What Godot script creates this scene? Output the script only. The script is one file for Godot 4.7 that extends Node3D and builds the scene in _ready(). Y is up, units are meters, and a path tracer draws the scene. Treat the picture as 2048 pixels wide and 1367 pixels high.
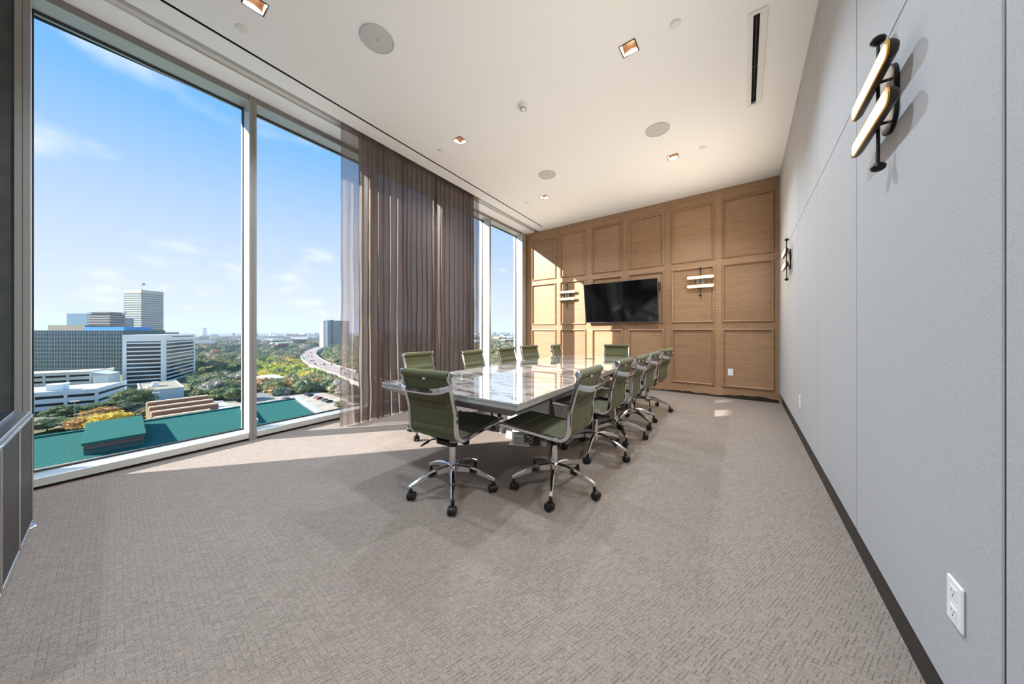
extends Node3D
# Conference room high above a city: camera, sky and sun first, then the room, its furniture, and the view.

const H := 3.78            # ceiling height
const XR := 0.458          # face of the fabric panels, right
const ZB := -6.695         # face of the timber wall, back
const ZF := 3.0            # wall behind the camera
const WO := Vector3(-4.247, 0, 0)   # inner face of the window frames at z = 0
const WA := 0.05925        # the window wall is turned by 3.4 degrees
const GROUND := -45.0

var M := {}
var rng := RandomNumberGenerator.new()
var taken := {}

# ---------------------------------------------------------------- mesh building
class MB:
	var v := PackedVector3Array()
	var n := PackedVector3Array()
	var uv := PackedVector2Array()
	func tri(a: Vector3, b: Vector3, c: Vector3, na: Vector3, nb: Vector3, nc: Vector3) -> void:
		v.append(a); v.append(c); v.append(b)
		n.append(na); n.append(nc); n.append(nb)
	# corners run counter-clockwise seen from outside
	func quad(a: Vector3, b: Vector3, c: Vector3, d: Vector3) -> void:
		var k := (b - a).cross(d - a)
		if k.length_squared() < 1e-14:
			k = (c - b).cross(a - b)
		if k.length_squared() < 1e-14:
			k = (d - c).cross(b - c)
		k = k.normalized()
		tri(a, b, c, k, k, k)
		tri(a, c, d, k, k, k)
	func flat(a: Vector3, b: Vector3, c: Vector3) -> void:
		var k := (b - a).cross(c - a).normalized()
		tri(a, b, c, k, k, k)
	# the same, turned so that they face away from a point inside
	func qo(a: Vector3, b: Vector3, c: Vector3, d: Vector3, inside: Vector3) -> void:
		if (b - a).cross(d - a).dot((a + c) * 0.5 - inside) + (d - c).cross(b - c).dot((a + c) * 0.5 - inside) >= 0: quad(a, b, c, d)
		else: quad(d, c, b, a)
	func fo(a: Vector3, b: Vector3, c: Vector3, inside: Vector3) -> void:
		if (b - a).cross(c - a).dot((a + b + c) / 3.0 - inside) >= 0: flat(a, b, c)
		else: flat(c, b, a)
	func quadn(a: Vector3, b: Vector3, c: Vector3, d: Vector3, na: Vector3, nb: Vector3, nc: Vector3, nd: Vector3) -> void:
		tri(a, b, c, na, nb, nc)
		tri(a, c, d, na, nc, nd)
	func box(lo: Vector3, hi: Vector3, t := Transform3D()) -> MB:
		var p := []
		for i in 8:
			p.append(t * Vector3(hi.x if i & 1 else lo.x, hi.y if i & 2 else lo.y, hi.z if i & 4 else lo.z))
		quad(p[4], p[5], p[7], p[6]); quad(p[1], p[0], p[2], p[3])
		quad(p[5], p[1], p[3], p[7]); quad(p[0], p[4], p[6], p[2])
		quad(p[6], p[7], p[3], p[2]); quad(p[0], p[1], p[5], p[4])
		return self
	# box with chamfered edges
	func cbox(lo: Vector3, hi: Vector3, e: float, t := Transform3D()) -> MB:
		var c := (lo + hi) * 0.5
		var h := (hi - lo) * 0.5
		e = minf(e, minf(h.x, minf(h.y, h.z)) * 0.9)
		var q := func(ax: int, sx: int, sy: int, sz: int) -> Vector3:
			var s := Vector3(sx, sy, sz)
			var r := Vector3(h.x - e, h.y - e, h.z - e)
			r[ax] = h[ax]
			return t * (c + r * s)
		for ax in 3:
			var u := (ax + 1) % 3
			var w := (ax + 2) % 3
			for s in [-1, 1]:
				var pts := []
				for k in [[-1, -1], [1, -1], [1, 1], [-1, 1]]:
					var g := Vector3i()
					g[ax] = s; g[u] = k[0]; g[w] = k[1]
					pts.append(q.call(ax, g.x, g.y, g.z))
				qo(pts[0], pts[1], pts[2], pts[3], t * c)
			for su in [-1, 1]:
				for sw in [-1, 1]:
					var a0 := Vector3i(); a0[ax] = -1; a0[u] = su; a0[w] = sw
					var a1 := Vector3i(); a1[ax] = 1; a1[u] = su; a1[w] = sw
					var A: Vector3 = q.call(u, a0.x, a0.y, a0.z)
					var B: Vector3 = q.call(u, a1.x, a1.y, a1.z)
					var C: Vector3 = q.call(w, a1.x, a1.y, a1.z)
					var D: Vector3 = q.call(w, a0.x, a0.y, a0.z)
					qo(A, B, C, D, t * c)
		for i in 8:
			var sx := 1 if i & 1 else -1
			var sy := 1 if i & 2 else -1
			var sz := 1 if i & 4 else -1
			var A: Vector3 = q.call(0, sx, sy, sz)
			var B: Vector3 = q.call(1, sx, sy, sz)
			var C: Vector3 = q.call(2, sx, sy, sz)
			fo(A, B, C, t * c)
		return self
	# polygon in x, y (counter-clockwise) pulled from z0 to z1
	func extrude(poly: PackedVector2Array, z0: float, z1: float, t := Transform3D()) -> MB:
		if Geometry2D.is_polygon_clockwise(poly):
			poly.reverse()
		var idx := Geometry2D.triangulate_polygon(poly)
		for i in range(0, idx.size(), 3):
			var a := poly[idx[i]]; var b := poly[idx[i + 1]]; var c := poly[idx[i + 2]]
			if (b - a).cross(c - a) < 0:
				var k := b; b = c; c = k
			flat(t * Vector3(a.x, a.y, z1), t * Vector3(b.x, b.y, z1), t * Vector3(c.x, c.y, z1))
			flat(t * Vector3(c.x, c.y, z0), t * Vector3(b.x, b.y, z0), t * Vector3(a.x, a.y, z0))
		for i in poly.size():
			var a := poly[i]; var b := poly[(i + 1) % poly.size()]
			quad(t * Vector3(a.x, a.y, z0), t * Vector3(b.x, b.y, z0), t * Vector3(b.x, b.y, z1), t * Vector3(a.x, a.y, z1))
		return self
	# profile of (radius, height) turned round y
	func lathe(prof: Array, seg := 20, t := Transform3D(), smooth := true) -> MB:
		var area := 0.0
		for i in prof.size():
			area += prof[i].cross(prof[(i + 1) % prof.size()])
		if area < 0.0:
			prof = prof.duplicate()
			prof.reverse()
		for i in prof.size() - 1:
			var p: Vector2 = prof[i]; var q: Vector2 = prof[i + 1]
			var d := (q - p)
			if d.length() < 1e-7: continue
			var nn := Vector2(d.y, -d.x).normalized()
			for k in seg:
				var a0 := TAU * k / seg; var a1 := TAU * (k + 1) / seg
				var e0 := Vector3(cos(a0), 0, -sin(a0)); var e1 := Vector3(cos(a1), 0, -sin(a1))
				var A := t * (e0 * p.x + Vector3.UP * p.y); var B := t * (e1 * p.x + Vector3.UP * p.y)
				var C := t * (e1 * q.x + Vector3.UP * q.y); var D := t * (e0 * q.x + Vector3.UP * q.y)
				var n0 := (t.basis * (e0 * nn.x + Vector3.UP * nn.y)).normalized()
				var n1 := (t.basis * (e1 * nn.x + Vector3.UP * nn.y)).normalized()
				if not smooth:
					n0 = (n0 + n1).normalized(); n1 = n0
				if p.x < 1e-6: tri(A, C, D, n0, n1, n0)
				elif q.x < 1e-6: tri(A, B, D, n0, n1, n0)
				else: quadn(A, B, C, D, n0, n1, n1, n0)
		return self
	# round tube along a path
	func tube(path: Array, r: float, seg := 8, r1 := -1.0) -> MB:
		if r1 < 0: r1 = r
		var rings := []; var norms := []
		var up := Vector3.UP
		var d0: Vector3 = (path[1] - path[0]).normalized()
		if absf(d0.dot(up)) > 0.9: up = Vector3.RIGHT
		var side := d0.cross(up).normalized()
		for i in path.size():
			var d: Vector3
			if i == 0: d = path[1] - path[0]
			elif i == path.size() - 1: d = path[i] - path[i - 1]
			else: d = (path[i + 1] - path[i]).normalized() + (path[i] - path[i - 1]).normalized()
			d = d.normalized()
			side = (side - d * side.dot(d)).normalized()
			var w := side.cross(d)
			var rr := lerpf(r, r1, float(i) / (path.size() - 1))
			var ring := []; var nr := []
			for k in seg:
				var a := TAU * k / seg
				var e := side * cos(a) + w * sin(a)
				ring.append(path[i] + e * rr); nr.append(e)
			rings.append(ring); norms.append(nr)
		for i in path.size() - 1:
			for k in seg:
				var j := (k + 1) % seg
				quadn(rings[i][k], rings[i + 1][k], rings[i + 1][j], rings[i][j], norms[i][k], norms[i + 1][k], norms[i + 1][j], norms[i][j])
		for k in range(1, seg - 1):
			flat(rings[0][0], rings[0][k], rings[0][k + 1])
			var z: Array = rings[-1]
			flat(z[0], z[k + 1], z[k])
		return self
	# bar of rectangular section along a path in the y, z plane; hx half width, ht half thickness (lists)
	func bar(path: Array, hx: Array, ht: Array, x0 := 0.0, t := Transform3D()) -> MB:
		var rows := []
		for i in path.size():
			var d: Vector2
			if i == 0: d = path[1] - path[0]
			elif i == path.size() - 1: d = path[i] - path[i - 1]
			else: d = (path[i + 1] - path[i]).normalized() + (path[i] - path[i - 1]).normalized()
			d = d.normalized()
			var nn := Vector2(-d.y, d.x)
			var e: float = minf(hx[i], ht[i]) * 0.45
			var row := []
			for c in [[-1, -1, 1, 0], [-1, -1, 0, 1], [-1, 1, 0, 1], [-1, 1, 1, 0], [1, 1, 1, 0], [1, 1, 0, 1], [1, -1, 0, 1], [1, -1, 1, 0]]:
				var x: float = c[0] * (hx[i] - e * c[2])
				var h: float = c[1] * (ht[i] - e * c[3])
				var p: Vector2 = path[i] + nn * h
				row.append(t * Vector3(x0 + x, p.y, p.x))
			rows.append(row)
		for i in path.size() - 1:
			for k in 8:
				var j := (k + 1) % 8
				qo(rows[i][k], rows[i][j], rows[i + 1][j], rows[i + 1][k], (rows[i][0] + rows[i][4] + rows[i + 1][0] + rows[i + 1][4]) * 0.25)
		for k in range(1, 7):
			fo(rows[0][0], rows[0][k + 1], rows[0][k], rows[1][0])
			fo(rows[-1][0], rows[-1][k], rows[-1][k + 1], rows[-2][0])
		return self
	# grid of points, smooth
	func sheet(g: Array, flip := false) -> MB:
		var R := g.size(); var C: int = g[0].size()
		var nn := []
		for i in R:
			var row := []
			for j in C:
				var du: Vector3 = g[mini(i + 1, R - 1)][j] - g[maxi(i - 1, 0)][j]
				var dv: Vector3 = g[i][mini(j + 1, C - 1)] - g[i][maxi(j - 1, 0)]
				var k := du.cross(dv).normalized()
				row.append(-k if flip else k)
			nn.append(row)
		for i in R - 1:
			for j in C - 1:
				if flip: quadn(g[i][j], g[i][j + 1], g[i + 1][j + 1], g[i + 1][j], nn[i][j], nn[i][j + 1], nn[i + 1][j + 1], nn[i + 1][j])
				else: quadn(g[i][j], g[i + 1][j], g[i + 1][j + 1], g[i][j + 1], nn[i][j], nn[i + 1][j], nn[i + 1][j + 1], nn[i][j + 1])
		return self
	func mesh() -> ArrayMesh:
		var a := []
		a.resize(Mesh.ARRAY_MAX)
		a[Mesh.ARRAY_VERTEX] = v
		a[Mesh.ARRAY_NORMAL] = n
		if uv.size() == v.size():
			a[Mesh.ARRAY_TEX_UV] = uv
		var m := ArrayMesh.new()
		m.add_surface_from_arrays(Mesh.PRIMITIVE_TRIANGLES, a)
		return m

func numbered(called: String) -> String:
	if not taken.has(called):
		taken[called] = 0
		return called
	taken[called] += 1
	return "%s_%03d" % [called, taken[called]]

func obj(called: String, mesh: Mesh, mat: Material, parent: Node = null, at := Transform3D()) -> MeshInstance3D:
	var o := MeshInstance3D.new()
	o.mesh = mesh
	o.material_override = mat
	o.transform = at
	o.cast_shadow = GeometryInstance3D.SHADOW_CASTING_SETTING_ON
	if parent == null:
		o.name = numbered(called)
		add_child(o)
	else:
		o.name = called
		parent.add_child(o, true)
	return o

func thing(called: String, label: String, category: String, at := Vector3.ZERO, turn := 0.0, group := "") -> Node3D:
	var o := Node3D.new()
	o.name = numbered(called)
	add_child(o)
	o.position = at
	o.rotation.y = turn
	tag(o, label, category, group)
	return o

func tag(o: Node, label: String, category: String, group := "") -> Node:
	o.set_meta("label", label)
	o.set_meta("category", category)
	if group: o.set_meta("group", group)
	return o

func structure(called: String, label: String, category: String, at := Vector3.ZERO, turn := 0.0) -> Node3D:
	var o := thing(called, label, category, at, turn)
	o.set_meta("kind", "structure")
	return o

func dup(o: Node3D, at: Vector3, turn: float, label := "") -> Node3D:
	var r: Node3D = o.duplicate()
	r.name = numbered(String(o.name))
	add_child(r)
	r.position = at
	r.rotation.y = turn
	if label: r.set_meta("label", label)
	return r

# ---------------------------------------------------------------- materials
func lin(r: float, g: float, b: float) -> Color:
	return Color(r, g, b).linear_to_srgb()

func mat(color: Color, rough := 0.6, metal := 0.0, spec := 0.5) -> StandardMaterial3D:
	var m := StandardMaterial3D.new()
	m.albedo_color = color
	m.roughness = rough
	m.metallic = metal
	m.metallic_specular = spec
	return m

func glow(color: Color, energy: float) -> StandardMaterial3D:
	var m := mat(color, 0.5)
	m.emission_enabled = true
	m.emission = color
	m.emission_energy_multiplier = energy
	return m

func picture(w: int, h: int, f: Callable) -> ImageTexture:
	var d := PackedByteArray()
	d.resize(w * h * 3)
	var i := 0
	for y in h:
		for x in w:
			var c: Vector3 = f.call(x, y)
			d[i] = clampi(int(c.x), 0, 255); d[i + 1] = clampi(int(c.y), 0, 255); d[i + 2] = clampi(int(c.z), 0, 255)
			i += 3
	return ImageTexture.create_from_image(Image.create_from_data(w, h, false, Image.FORMAT_RGB8, d))

func noise_tex(freq: float, ramp: Array, size := 512, kind := FastNoiseLite.TYPE_SIMPLEX_SMOOTH, octaves := 4, s := 1) -> NoiseTexture2D:
	var f := FastNoiseLite.new()
	f.noise_type = kind
	f.frequency = freq
	f.fractal_octaves = octaves
	f.seed = s
	var t := NoiseTexture2D.new()
	t.width = size; t.height = size
	t.seamless = true
	t.noise = f
	var g := Gradient.new()
	var off := PackedFloat32Array(); var col := PackedColorArray()
	for e in ramp:
		off.append(e[0]); col.append(e[1])
	g.offsets = off; g.colors = col
	t.color_ramp = g
	return t

func textured(tex: Texture2D, scale: float, rough := 0.9, world := true) -> StandardMaterial3D:
	var m := mat(Color.WHITE, rough)
	m.albedo_texture = tex
	m.uv1_triplanar = true
	m.uv1_world_triplanar = world
	m.uv1_scale = Vector3.ONE * scale
	return m

func relief(m: StandardMaterial3D, tex: Texture2D, cm: float) -> void:
	m.heightmap_enabled = true
	m.heightmap_texture = tex
	m.heightmap_scale = cm

func h2(a: int, b: int) -> float:
	var k := (a * 73856093) ^ (b * 19349663) ^ 0x5bd1e995
	k = (k ^ (k >> 13)) * 1274126177
	k = k ^ (k >> 16)
	return float(k & 0xffff) / 65535.0

func materials() -> void:
	# carpet: woven cells, about 28 by 16 mm, each with its own yarn tone
	var nx := 48; var ny := 30
	var carpet_height := PackedFloat32Array()
	carpet_height.resize(1024 * 1024)
	var ctex := picture(1024, 1024, func(x: int, y: int) -> Vector3:
		var u := (x + 0.375 * y) / 1024.0 * nx
		var w := float(y) / 1024.0 * ny
		var cu := posmod(int(floorf(u)), nx); var cw := int(floorf(w))
		var fu := u - floorf(u); var fw := w - floorf(w)
		# the dash sits on the far edge of its cell, the cross thread on its side
		var dash := smoothstep(0.25, 0.9, h2(cu, cw)) * (0.45 + 0.55 * smoothstep(0.0, 0.15, fw) * smoothstep(1.0, 0.85, fw))
		var cross := 0.55 * smoothstep(0.35, 1.0, h2(cu + 91, cw + 7)) + 0.12
		var gr := dash * exp(-pow(fu / 0.20, 2.0)) + cross * exp(-pow(minf(fw, 1.0 - fw) / 0.07, 2.0))
		var sp := h2(x * 3 + 1, y * 5 + 2) * 0.5 + h2(int(x / 3.0) + 7000, int(y / 3.0) + 900) * 0.8 - 0.65
		carpet_height[y * 1024 + x] = 0.85 - 0.6 * gr + sp * 0.4
		var k := 1.0 + 0.05 * (h2(cu + 300, cw + 40) - 0.5) + 0.36 * sp - 0.24 * gr
		return Vector3(147, 133, 123) * k)
	var hd := PackedByteArray(); hd.resize(1024 * 1024)
	for i in hd.size(): hd[i] = clampi(int(carpet_height[i] * 200.0), 0, 255)
	M.carpet = textured(ctex, 1.0 / 0.66, 0.95)
	relief(M.carpet, ImageTexture.create_from_image(Image.create_from_data(1024, 1024, false, Image.FORMAT_L8, hd)), 0.35)
	# woven wall fabric
	var wtex := picture(512, 512, func(x: int, y: int) -> Vector3:
		var d := sin((x * 2 + y) * TAU / 16.0) * 0.35 + sin((x - y * 2) * TAU / 32.0) * 0.15
		var k := 1.0 + 0.05 * d + 0.14 * (h2(x, y) - 0.5) + 0.16 * (h2(int((x + y) / 7.0) + 99, int((y - x + 2048) / 3.0)) - 0.5)
		return Vector3(179, 177, 178) * k)
	M.fabric = textured(wtex, 1.0 / 0.2, 0.95)
	relief(M.fabric, wtex, 0.12)
	# oak, grain along x
	var rings := FastNoiseLite.new(); rings.seed = 11; rings.frequency = 0.004; rings.fractal_octaves = 3
	var fine := FastNoiseLite.new(); fine.seed = 12; fine.frequency = 0.02; fine.fractal_octaves = 2
	var oak := func(tone: Vector3, sd: int) -> ImageTexture:
		return picture(1024, 512, func(x: int, y: int) -> Vector3:
			var a := TAU * x / 1024.0
			var cx := cos(a) * 60.0; var cz := sin(a) * 60.0
			var p := rings.get_noise_3d(cx * 1.6 + sd * 500, y * 1.1, cz * 1.6)
			var band := pow(absf(sin((p * 20.0 + y * 0.03) * 2.0)), 0.6)
			var g := fine.get_noise_3d(cx * 0.35, y * 9.0 + sd * 100, cz * 0.35)
			var pore := 1.0 if h2(int((x + y * 37) / 60.0) + sd * 31, y) > 0.88 else 0.0
			var k := 0.86 + 0.15 * band + 0.13 * g - 0.07 * pore
			return tone * k)
	M.oak = []
	for e in [[Vector3(166, 130, 97), 0], [Vector3(160, 124, 92), 1], [Vector3(172, 135, 101), 2]]:
		var m := textured(oak.call(e[0], e[1]), 1.0, 0.42)
		m.uv1_scale = Vector3(0.7, 1.3, 0.7)
		M.oak.append(m)
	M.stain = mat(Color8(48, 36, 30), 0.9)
	M.ceiling = mat(Color8(250, 250, 250), 0.9)
	M.ceiling_trim = mat(Color8(232, 232, 230), 0.7)
	M.white_paint = mat(Color8(236, 236, 234), 0.6)
	M.wall_paint = mat(Color8(238, 238, 237), 0.85)
	M.black = mat(Color8(14, 14, 15), 0.7)
	M.black_plastic = mat(Color8(22, 22, 24), 0.42)
	M.black_metal = mat(Color8(26, 24, 23), 0.38, 0.4)
	M.baseboard = mat(Color8(40, 34, 31), 0.55)
	M.aluminium = mat(Color8(206, 206, 202), 0.42, 0.55)
	M.frame_dark = mat(Color8(126, 126, 124), 0.45, 0.3)
	M.mullion = mat(Color8(136, 134, 130), 0.5, 0.2)
	M.charcoal = textured(noise_tex(0.02, [[0.0, Color8(58, 60, 62)], [1.0, Color8(72, 73, 74)]], 256), 1.2, 0.8)
	M.gasket = mat(Color8(30, 34, 36), 0.6)
	M.chrome = mat(Color8(226, 226, 228), 0.09, 1.0)
	M.satin = mat(Color8(190, 190, 192), 0.3, 1.0)
	M.green = textured(noise_tex(0.09, [[0.2, Color8(76, 76, 46)], [0.8, Color8(97, 96, 63)]], 256), 6.0, 0.9, false)
	M.green.rim_enabled = true; M.green.rim = 0.3; M.green.rim_tint = 0.7
	relief(M.green, noise_tex(0.35, [[0.0, Color.BLACK], [1.0, Color.WHITE]], 256, FastNoiseLite.TYPE_CELLULAR, 1), 0.05)
	M.tag = mat(Color8(236, 236, 232), 0.5)
	var marble := FastNoiseLite.new(); marble.seed = 21; marble.frequency = 0.006; marble.fractal_octaves = 5
	marble.domain_warp_enabled = true; marble.domain_warp_amplitude = 60.0; marble.domain_warp_frequency = 0.008
	var marb := picture(1024, 1024, func(x: int, y: int) -> Vector3:
		var p := marble.get_noise_2d(x * 0.3, y * 1.1)
		var q := marble.get_noise_2d(x * 0.6 + 900, y * 2.2 + 400)
		var vein := exp(-pow(p / 0.09, 2.0)) * 0.85 + exp(-pow((q - 0.12) / 0.045, 2.0)) * 0.5
		vein = clampf(vein, 0.0, 1.0)
		return Vector3(196, 191, 187).lerp(Vector3(84, 70, 67), vein))
	M.marble = textured(marb, 0.7, 0.035, false)
	M.marble.clearcoat_enabled = true; M.marble.clearcoat = 1.0; M.marble.clearcoat_roughness = 0.02
	M.table_edge = mat(Color8(166, 165, 164), 0.3)
	M.table_apron = mat(Color8(128, 127, 127), 0.4)
	M.table_base = mat(Color8(222, 221, 216), 0.4)
	M.screen = mat(Color8(7, 8, 11), 0.07)
	M.bezel = mat(Color8(120, 120, 122), 0.35, 0.6)
	M.curtain = mat(Color8(84, 67, 60), 0.9)
	M.curtain.albedo_color.a = 0.96
	M.curtain.transparency = BaseMaterial3D.TRANSPARENCY_ALPHA
	M.curtain.backlight_enabled = true; M.curtain.backlight = Color8(136, 122, 114)
	M.hem = M.curtain.duplicate()
	M.hem.albedo_color.a = 0.96
	M.curtain_edge = M.curtain.duplicate()
	M.curtain_edge.albedo_color.a = 0.62
	M.glass = mat(Color(0.1, 0.13, 0.13, 0.03), 0.0, 0.0, 0.05)
	M.glass.transparency = BaseMaterial3D.TRANSPARENCY_ALPHA
	M.sconce_lens = glow(Color8(255, 226, 170), 1.6)
	M.sconce_rim = mat(Color8(206, 150, 70), 0.3, 0.7)
	M.sconce_body = mat(Color8(62, 50, 42), 0.4, 0.5)
	M.plate = mat(Color8(176, 168, 160), 0.3, 0.8)
	M.lamp_lens = glow(Color8(255, 240, 216), 5.0)
	M.reflector = mat(Color8(188, 156, 130), 0.35, 0.6)
	M.trim_dark = mat(Color8(70, 62, 56), 0.4, 0.5)
	M.grille = mat(Color8(203, 204, 205), 0.8)
	M.outlet = mat(Color8(240, 240, 240), 0.35)
	M.slot = mat(Color8(60, 60, 62), 0.6)
	M.mesh_dark = mat(Color8(70, 66, 66), 0.5, 0.5)
	M.top_glass = mat(Color8(40, 44, 52), 0.06)
	M.power = mat(Color8(214, 212, 206), 0.5)

# ---------------------------------------------------------------- camera, sky, sun
func camera_and_light() -> void:
	var cam := Camera3D.new()
	cam.name = "camera"
	var f := 608.0                      # focal length in pixels of the 2048 x 1367 frame
	cam.near = 0.05
	cam.far = 12000.0
	cam.projection = Camera3D.PROJECTION_FRUSTUM
	cam.size = cam.near * 1367.0 / f
	cam.frustum_offset = Vector2(0, -22.0 / f * cam.near)
	add_child(cam)
	cam.position = Vector3(0, 1.2, 0)
	cam.rotation.y = deg_to_rad(37.44)
	cam.current = true

	var env := Environment.new()
	env.background_mode = Environment.BG_SKY
	env.tonemap_mode = Environment.TONE_MAPPER_LINEAR
	env.tonemap_exposure = 1.58
	env.volumetric_fog_enabled = true
	env.volumetric_fog_density = 0.0
	env.sdfgi_enabled = true
	env.ssao_enabled = true
	env.ssil_enabled = true
	var sky := Sky.new()
	var pano := PanoramaSkyMaterial.new()
	pano.panorama = sky_picture()
	sky.sky_material = pano
	env.sky = sky
	var we := WorldEnvironment.new()
	we.name = "environment"
	we.environment = env
	add_child(we)

	var sun := DirectionalLight3D.new()
	sun.name = "sun"
	sun.light_color = Color(1.0, 0.99, 0.97)
	sun.light_energy = SUN
	sun.light_angular_distance = 0.53
	sun.shadow_enabled = true
	sun.sky_mode = DirectionalLight3D.SKY_MODE_LIGHT_ONLY
	add_child(sun)
	var el := deg_to_rad(27.2); var az := deg_to_rad(39.0)
	sun.look_at_from_position(Vector3.ZERO, Vector3(cos(el) * sin(az), -sin(el), -cos(el) * cos(az)))

const SUN := 2.8

# clear winter sky, paler towards the horizon, with a few thin clouds everywhere alike
func sky_picture() -> ImageTexture:
	var w := 1024; var h := 512
	var n := FastNoiseLite.new(); n.seed = 3; n.frequency = 1.6; n.fractal_octaves = 5; n.fractal_gain = 0.55
	var im := Image.create(w, h, false, Image.FORMAT_RGBF)
	var ramp := Gradient.new()
	ramp.offsets = PackedFloat32Array([0.0, 0.10, 0.28, 0.46, 1.0])
	ramp.colors = PackedColorArray([Color(0.555, 0.605, 0.68), Color(0.50, 0.575, 0.68), Color(0.345, 0.485, 0.68), Color(0.150, 0.37, 0.705), Color(0.085, 0.275, 0.66)])
	for y in h:
		var el := (0.5 - (y + 0.5) / h) * PI
		var k := clampf(sin(maxf(el, 0.0)), 0.0, 1.0)
		var c := ramp.sample(k)
		for x in w:
			var az := (x + 0.5) / w * TAU
			var o := c
			if el > 0.0:
				var d := Vector3(cos(az) * cos(el), sin(el), sin(az) * cos(el)) * (1.0 / (0.16 + sin(el)))
				var q := n.get_noise_3d(d.x * 0.9, d.y * 0.9, d.z * 0.9 )
				o = c.lerp(Color(0.80, 0.81, 0.84), smoothstep(0.2, 0.62, q) * 0.5)
			im.set_pixel(x, y, o)
	return ImageTexture.create_from_image(im)

# ---------------------------------------------------------------- the room
func in_window() -> Transform3D:
	return Transform3D(Basis(Vector3.UP, WA), WO)

func wx(t: float, s: float) -> Vector3:      # point t metres inside the window frames, s metres along them
	return in_window() * Vector3(t, 0, -s)

func room() -> void:
	# floor
	var fl := structure("floor", "taupe woven carpet with fine grid of ribs across the whole room", "carpet")
	obj("carpet", MB.new().box(Vector3(-4.9, -0.03, ZB - 0.02), Vector3(XR + 0.12, 0, ZF)).mesh(), M.carpet, fl)
	obj("slab", MB.new().box(Vector3(-5.0, -0.4, ZB - 0.3), Vector3(XR + 0.4, -0.03, ZF + 0.2)).mesh(), M.wall_paint, fl)

	# right wall: upholstered panels with open joints over a dark backing
	var wr := structure("wall_right", "light grey fabric wall panels with dark vertical joints", "wall")
	obj("backing", MB.new().box(Vector3(XR + 0.035, 0, ZB - 0.2), Vector3(XR + 0.3, H + 0.1, ZF + 0.1)).mesh(), M.black, wr)
	var seams := [-6.695, -5.6, -4.498, -3.386, -2.327, -1.203, -0.1, 1.0, 2.1, ZF]
	for i in seams.size() - 1:
		for r in [[0.175, 2.3745], [2.3775, H]]:
			if i and r[0] < 1.0: obj("joint_strip", MB.new().box(Vector3(XR + 0.003, 0.175, seams[i] - 0.006), Vector3(XR + 0.05, H, seams[i] + 0.006)).mesh(), M.baseboard, wr)
			obj("fabric_panel", MB.new().cbox(Vector3(XR, r[0], seams[i] + (0.0055 if i else 0.0)), Vector3(XR + 0.05, r[1], seams[i + 1] - 0.0055), 0.003).mesh(), M.fabric, wr)
	var bb := structure("baseboard_right", "dark recessed baseboard under the grey fabric panels", "baseboard")
	obj("board", MB.new().box(Vector3(0.489, 0, ZB), Vector3(0.53, 0.2, ZF)).mesh(), M.baseboard, bb)

	# back wall: oak, six by three moulded panels
	var wb := structure("wall_back", "oak panelled wall with three rows of six moulded panels", "wall")
	obj("backing", MB.new().box(Vector3(-5.0, -0.05, ZB - 0.25), Vector3(XR + 0.4, H + 0.1, ZB - 0.018)).mesh(), M.oak[0], wb)
	var xs := [-4.461, -3.742, -3.630, -2.947, -2.800, -2.106, -1.979, -1.286, -1.151, -0.441, -0.328, 0.388]
	var ys := [0.20, 1.24, 1.36, 2.405, 2.515, 3.57]
	var xl := -4.66; var xr := 0.50
	# stiles and rails, flush with z = ZB
	var prev := xl
	for i in 7:
		var nxt: float = xs[i * 2] if i < 6 else xr
		obj("stile", MB.new().box(Vector3(prev, 0, ZB - 0.02), Vector3(nxt, H, ZB)).mesh(), M.oak[i % 3], wb)
		prev = xs[i * 2 + 1] if i < 6 else xr
	for c in 6:
		var bounds := [0.0, 0.20, 1.24, 1.36, 2.405, 2.515, 3.57, H]
		for r in 4:
			obj("rail", MB.new().box(Vector3(xs[c * 2], bounds[r * 2], ZB - 0.02), Vector3(xs[c * 2 + 1], bounds[r * 2 + 1], ZB)).mesh(), M.oak[r % 3], wb)
		for r in 3:
			var x0: float = xs[c * 2]; var x1: float = xs[c * 2 + 1]; var y0: float = ys[r * 2]; var y1: float = ys[r * 2 + 1]
			var p := obj("panel", MB.new().box(Vector3(x0, y0, ZB - 0.02), Vector3(x1, y1, ZB - 0.012)).mesh(), M.oak[(c + r * 2) % 3], wb)
			# bolection moulding: bevelled bead round the panel
			var mb := MB.new()
			var prof := [[0.0, 0.0], [0.002, 0.022], [0.016, 0.028], [0.028, 0.022], [0.031, -0.012]]
			for k in prof.size() - 1:
				var a: float = prof[k][0]; var b: float = prof[k + 1][0]
				var za: float = ZB + prof[k][1]; var zb: float = ZB + prof[k + 1][1]
				mb.quad(Vector3(x0 + a, y0 + a, za), Vector3(x1 - a, y0 + a, za), Vector3(x1 - b, y0 + b, zb), Vector3(x0 + b, y0 + b, zb))
				mb.quad(Vector3(x1 - a, y0 + a, za), Vector3(x1 - a, y1 - a, za), Vector3(x1 - b, y1 - b, zb), Vector3(x1 - b, y0 + b, zb))
				mb.quad(Vector3(x1 - a, y1 - a, za), Vector3(x0 + a, y1 - a, za), Vector3(x0 + b, y1 - b, zb), Vector3(x1 - b, y1 - b, zb))
				mb.quad(Vector3(x0 + a, y1 - a, za), Vector3(x0 + a, y0 + a, za), Vector3(x0 + b, y0 + b, zb), Vector3(x0 + b, y1 - b, zb))
			obj("moulding", mb.mesh(), M.oak[(c + r) % 3], p)
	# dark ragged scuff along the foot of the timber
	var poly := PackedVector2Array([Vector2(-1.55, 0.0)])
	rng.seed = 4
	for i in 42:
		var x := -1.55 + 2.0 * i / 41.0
		poly.append(Vector2(x, 0.012 + 0.055 * smoothstep(-1.5, -0.3, x) * (0.6 + 0.4 * sin(x * 5.0 + 1.0)) + rng.randf_range(0.0, 0.018)))
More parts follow.
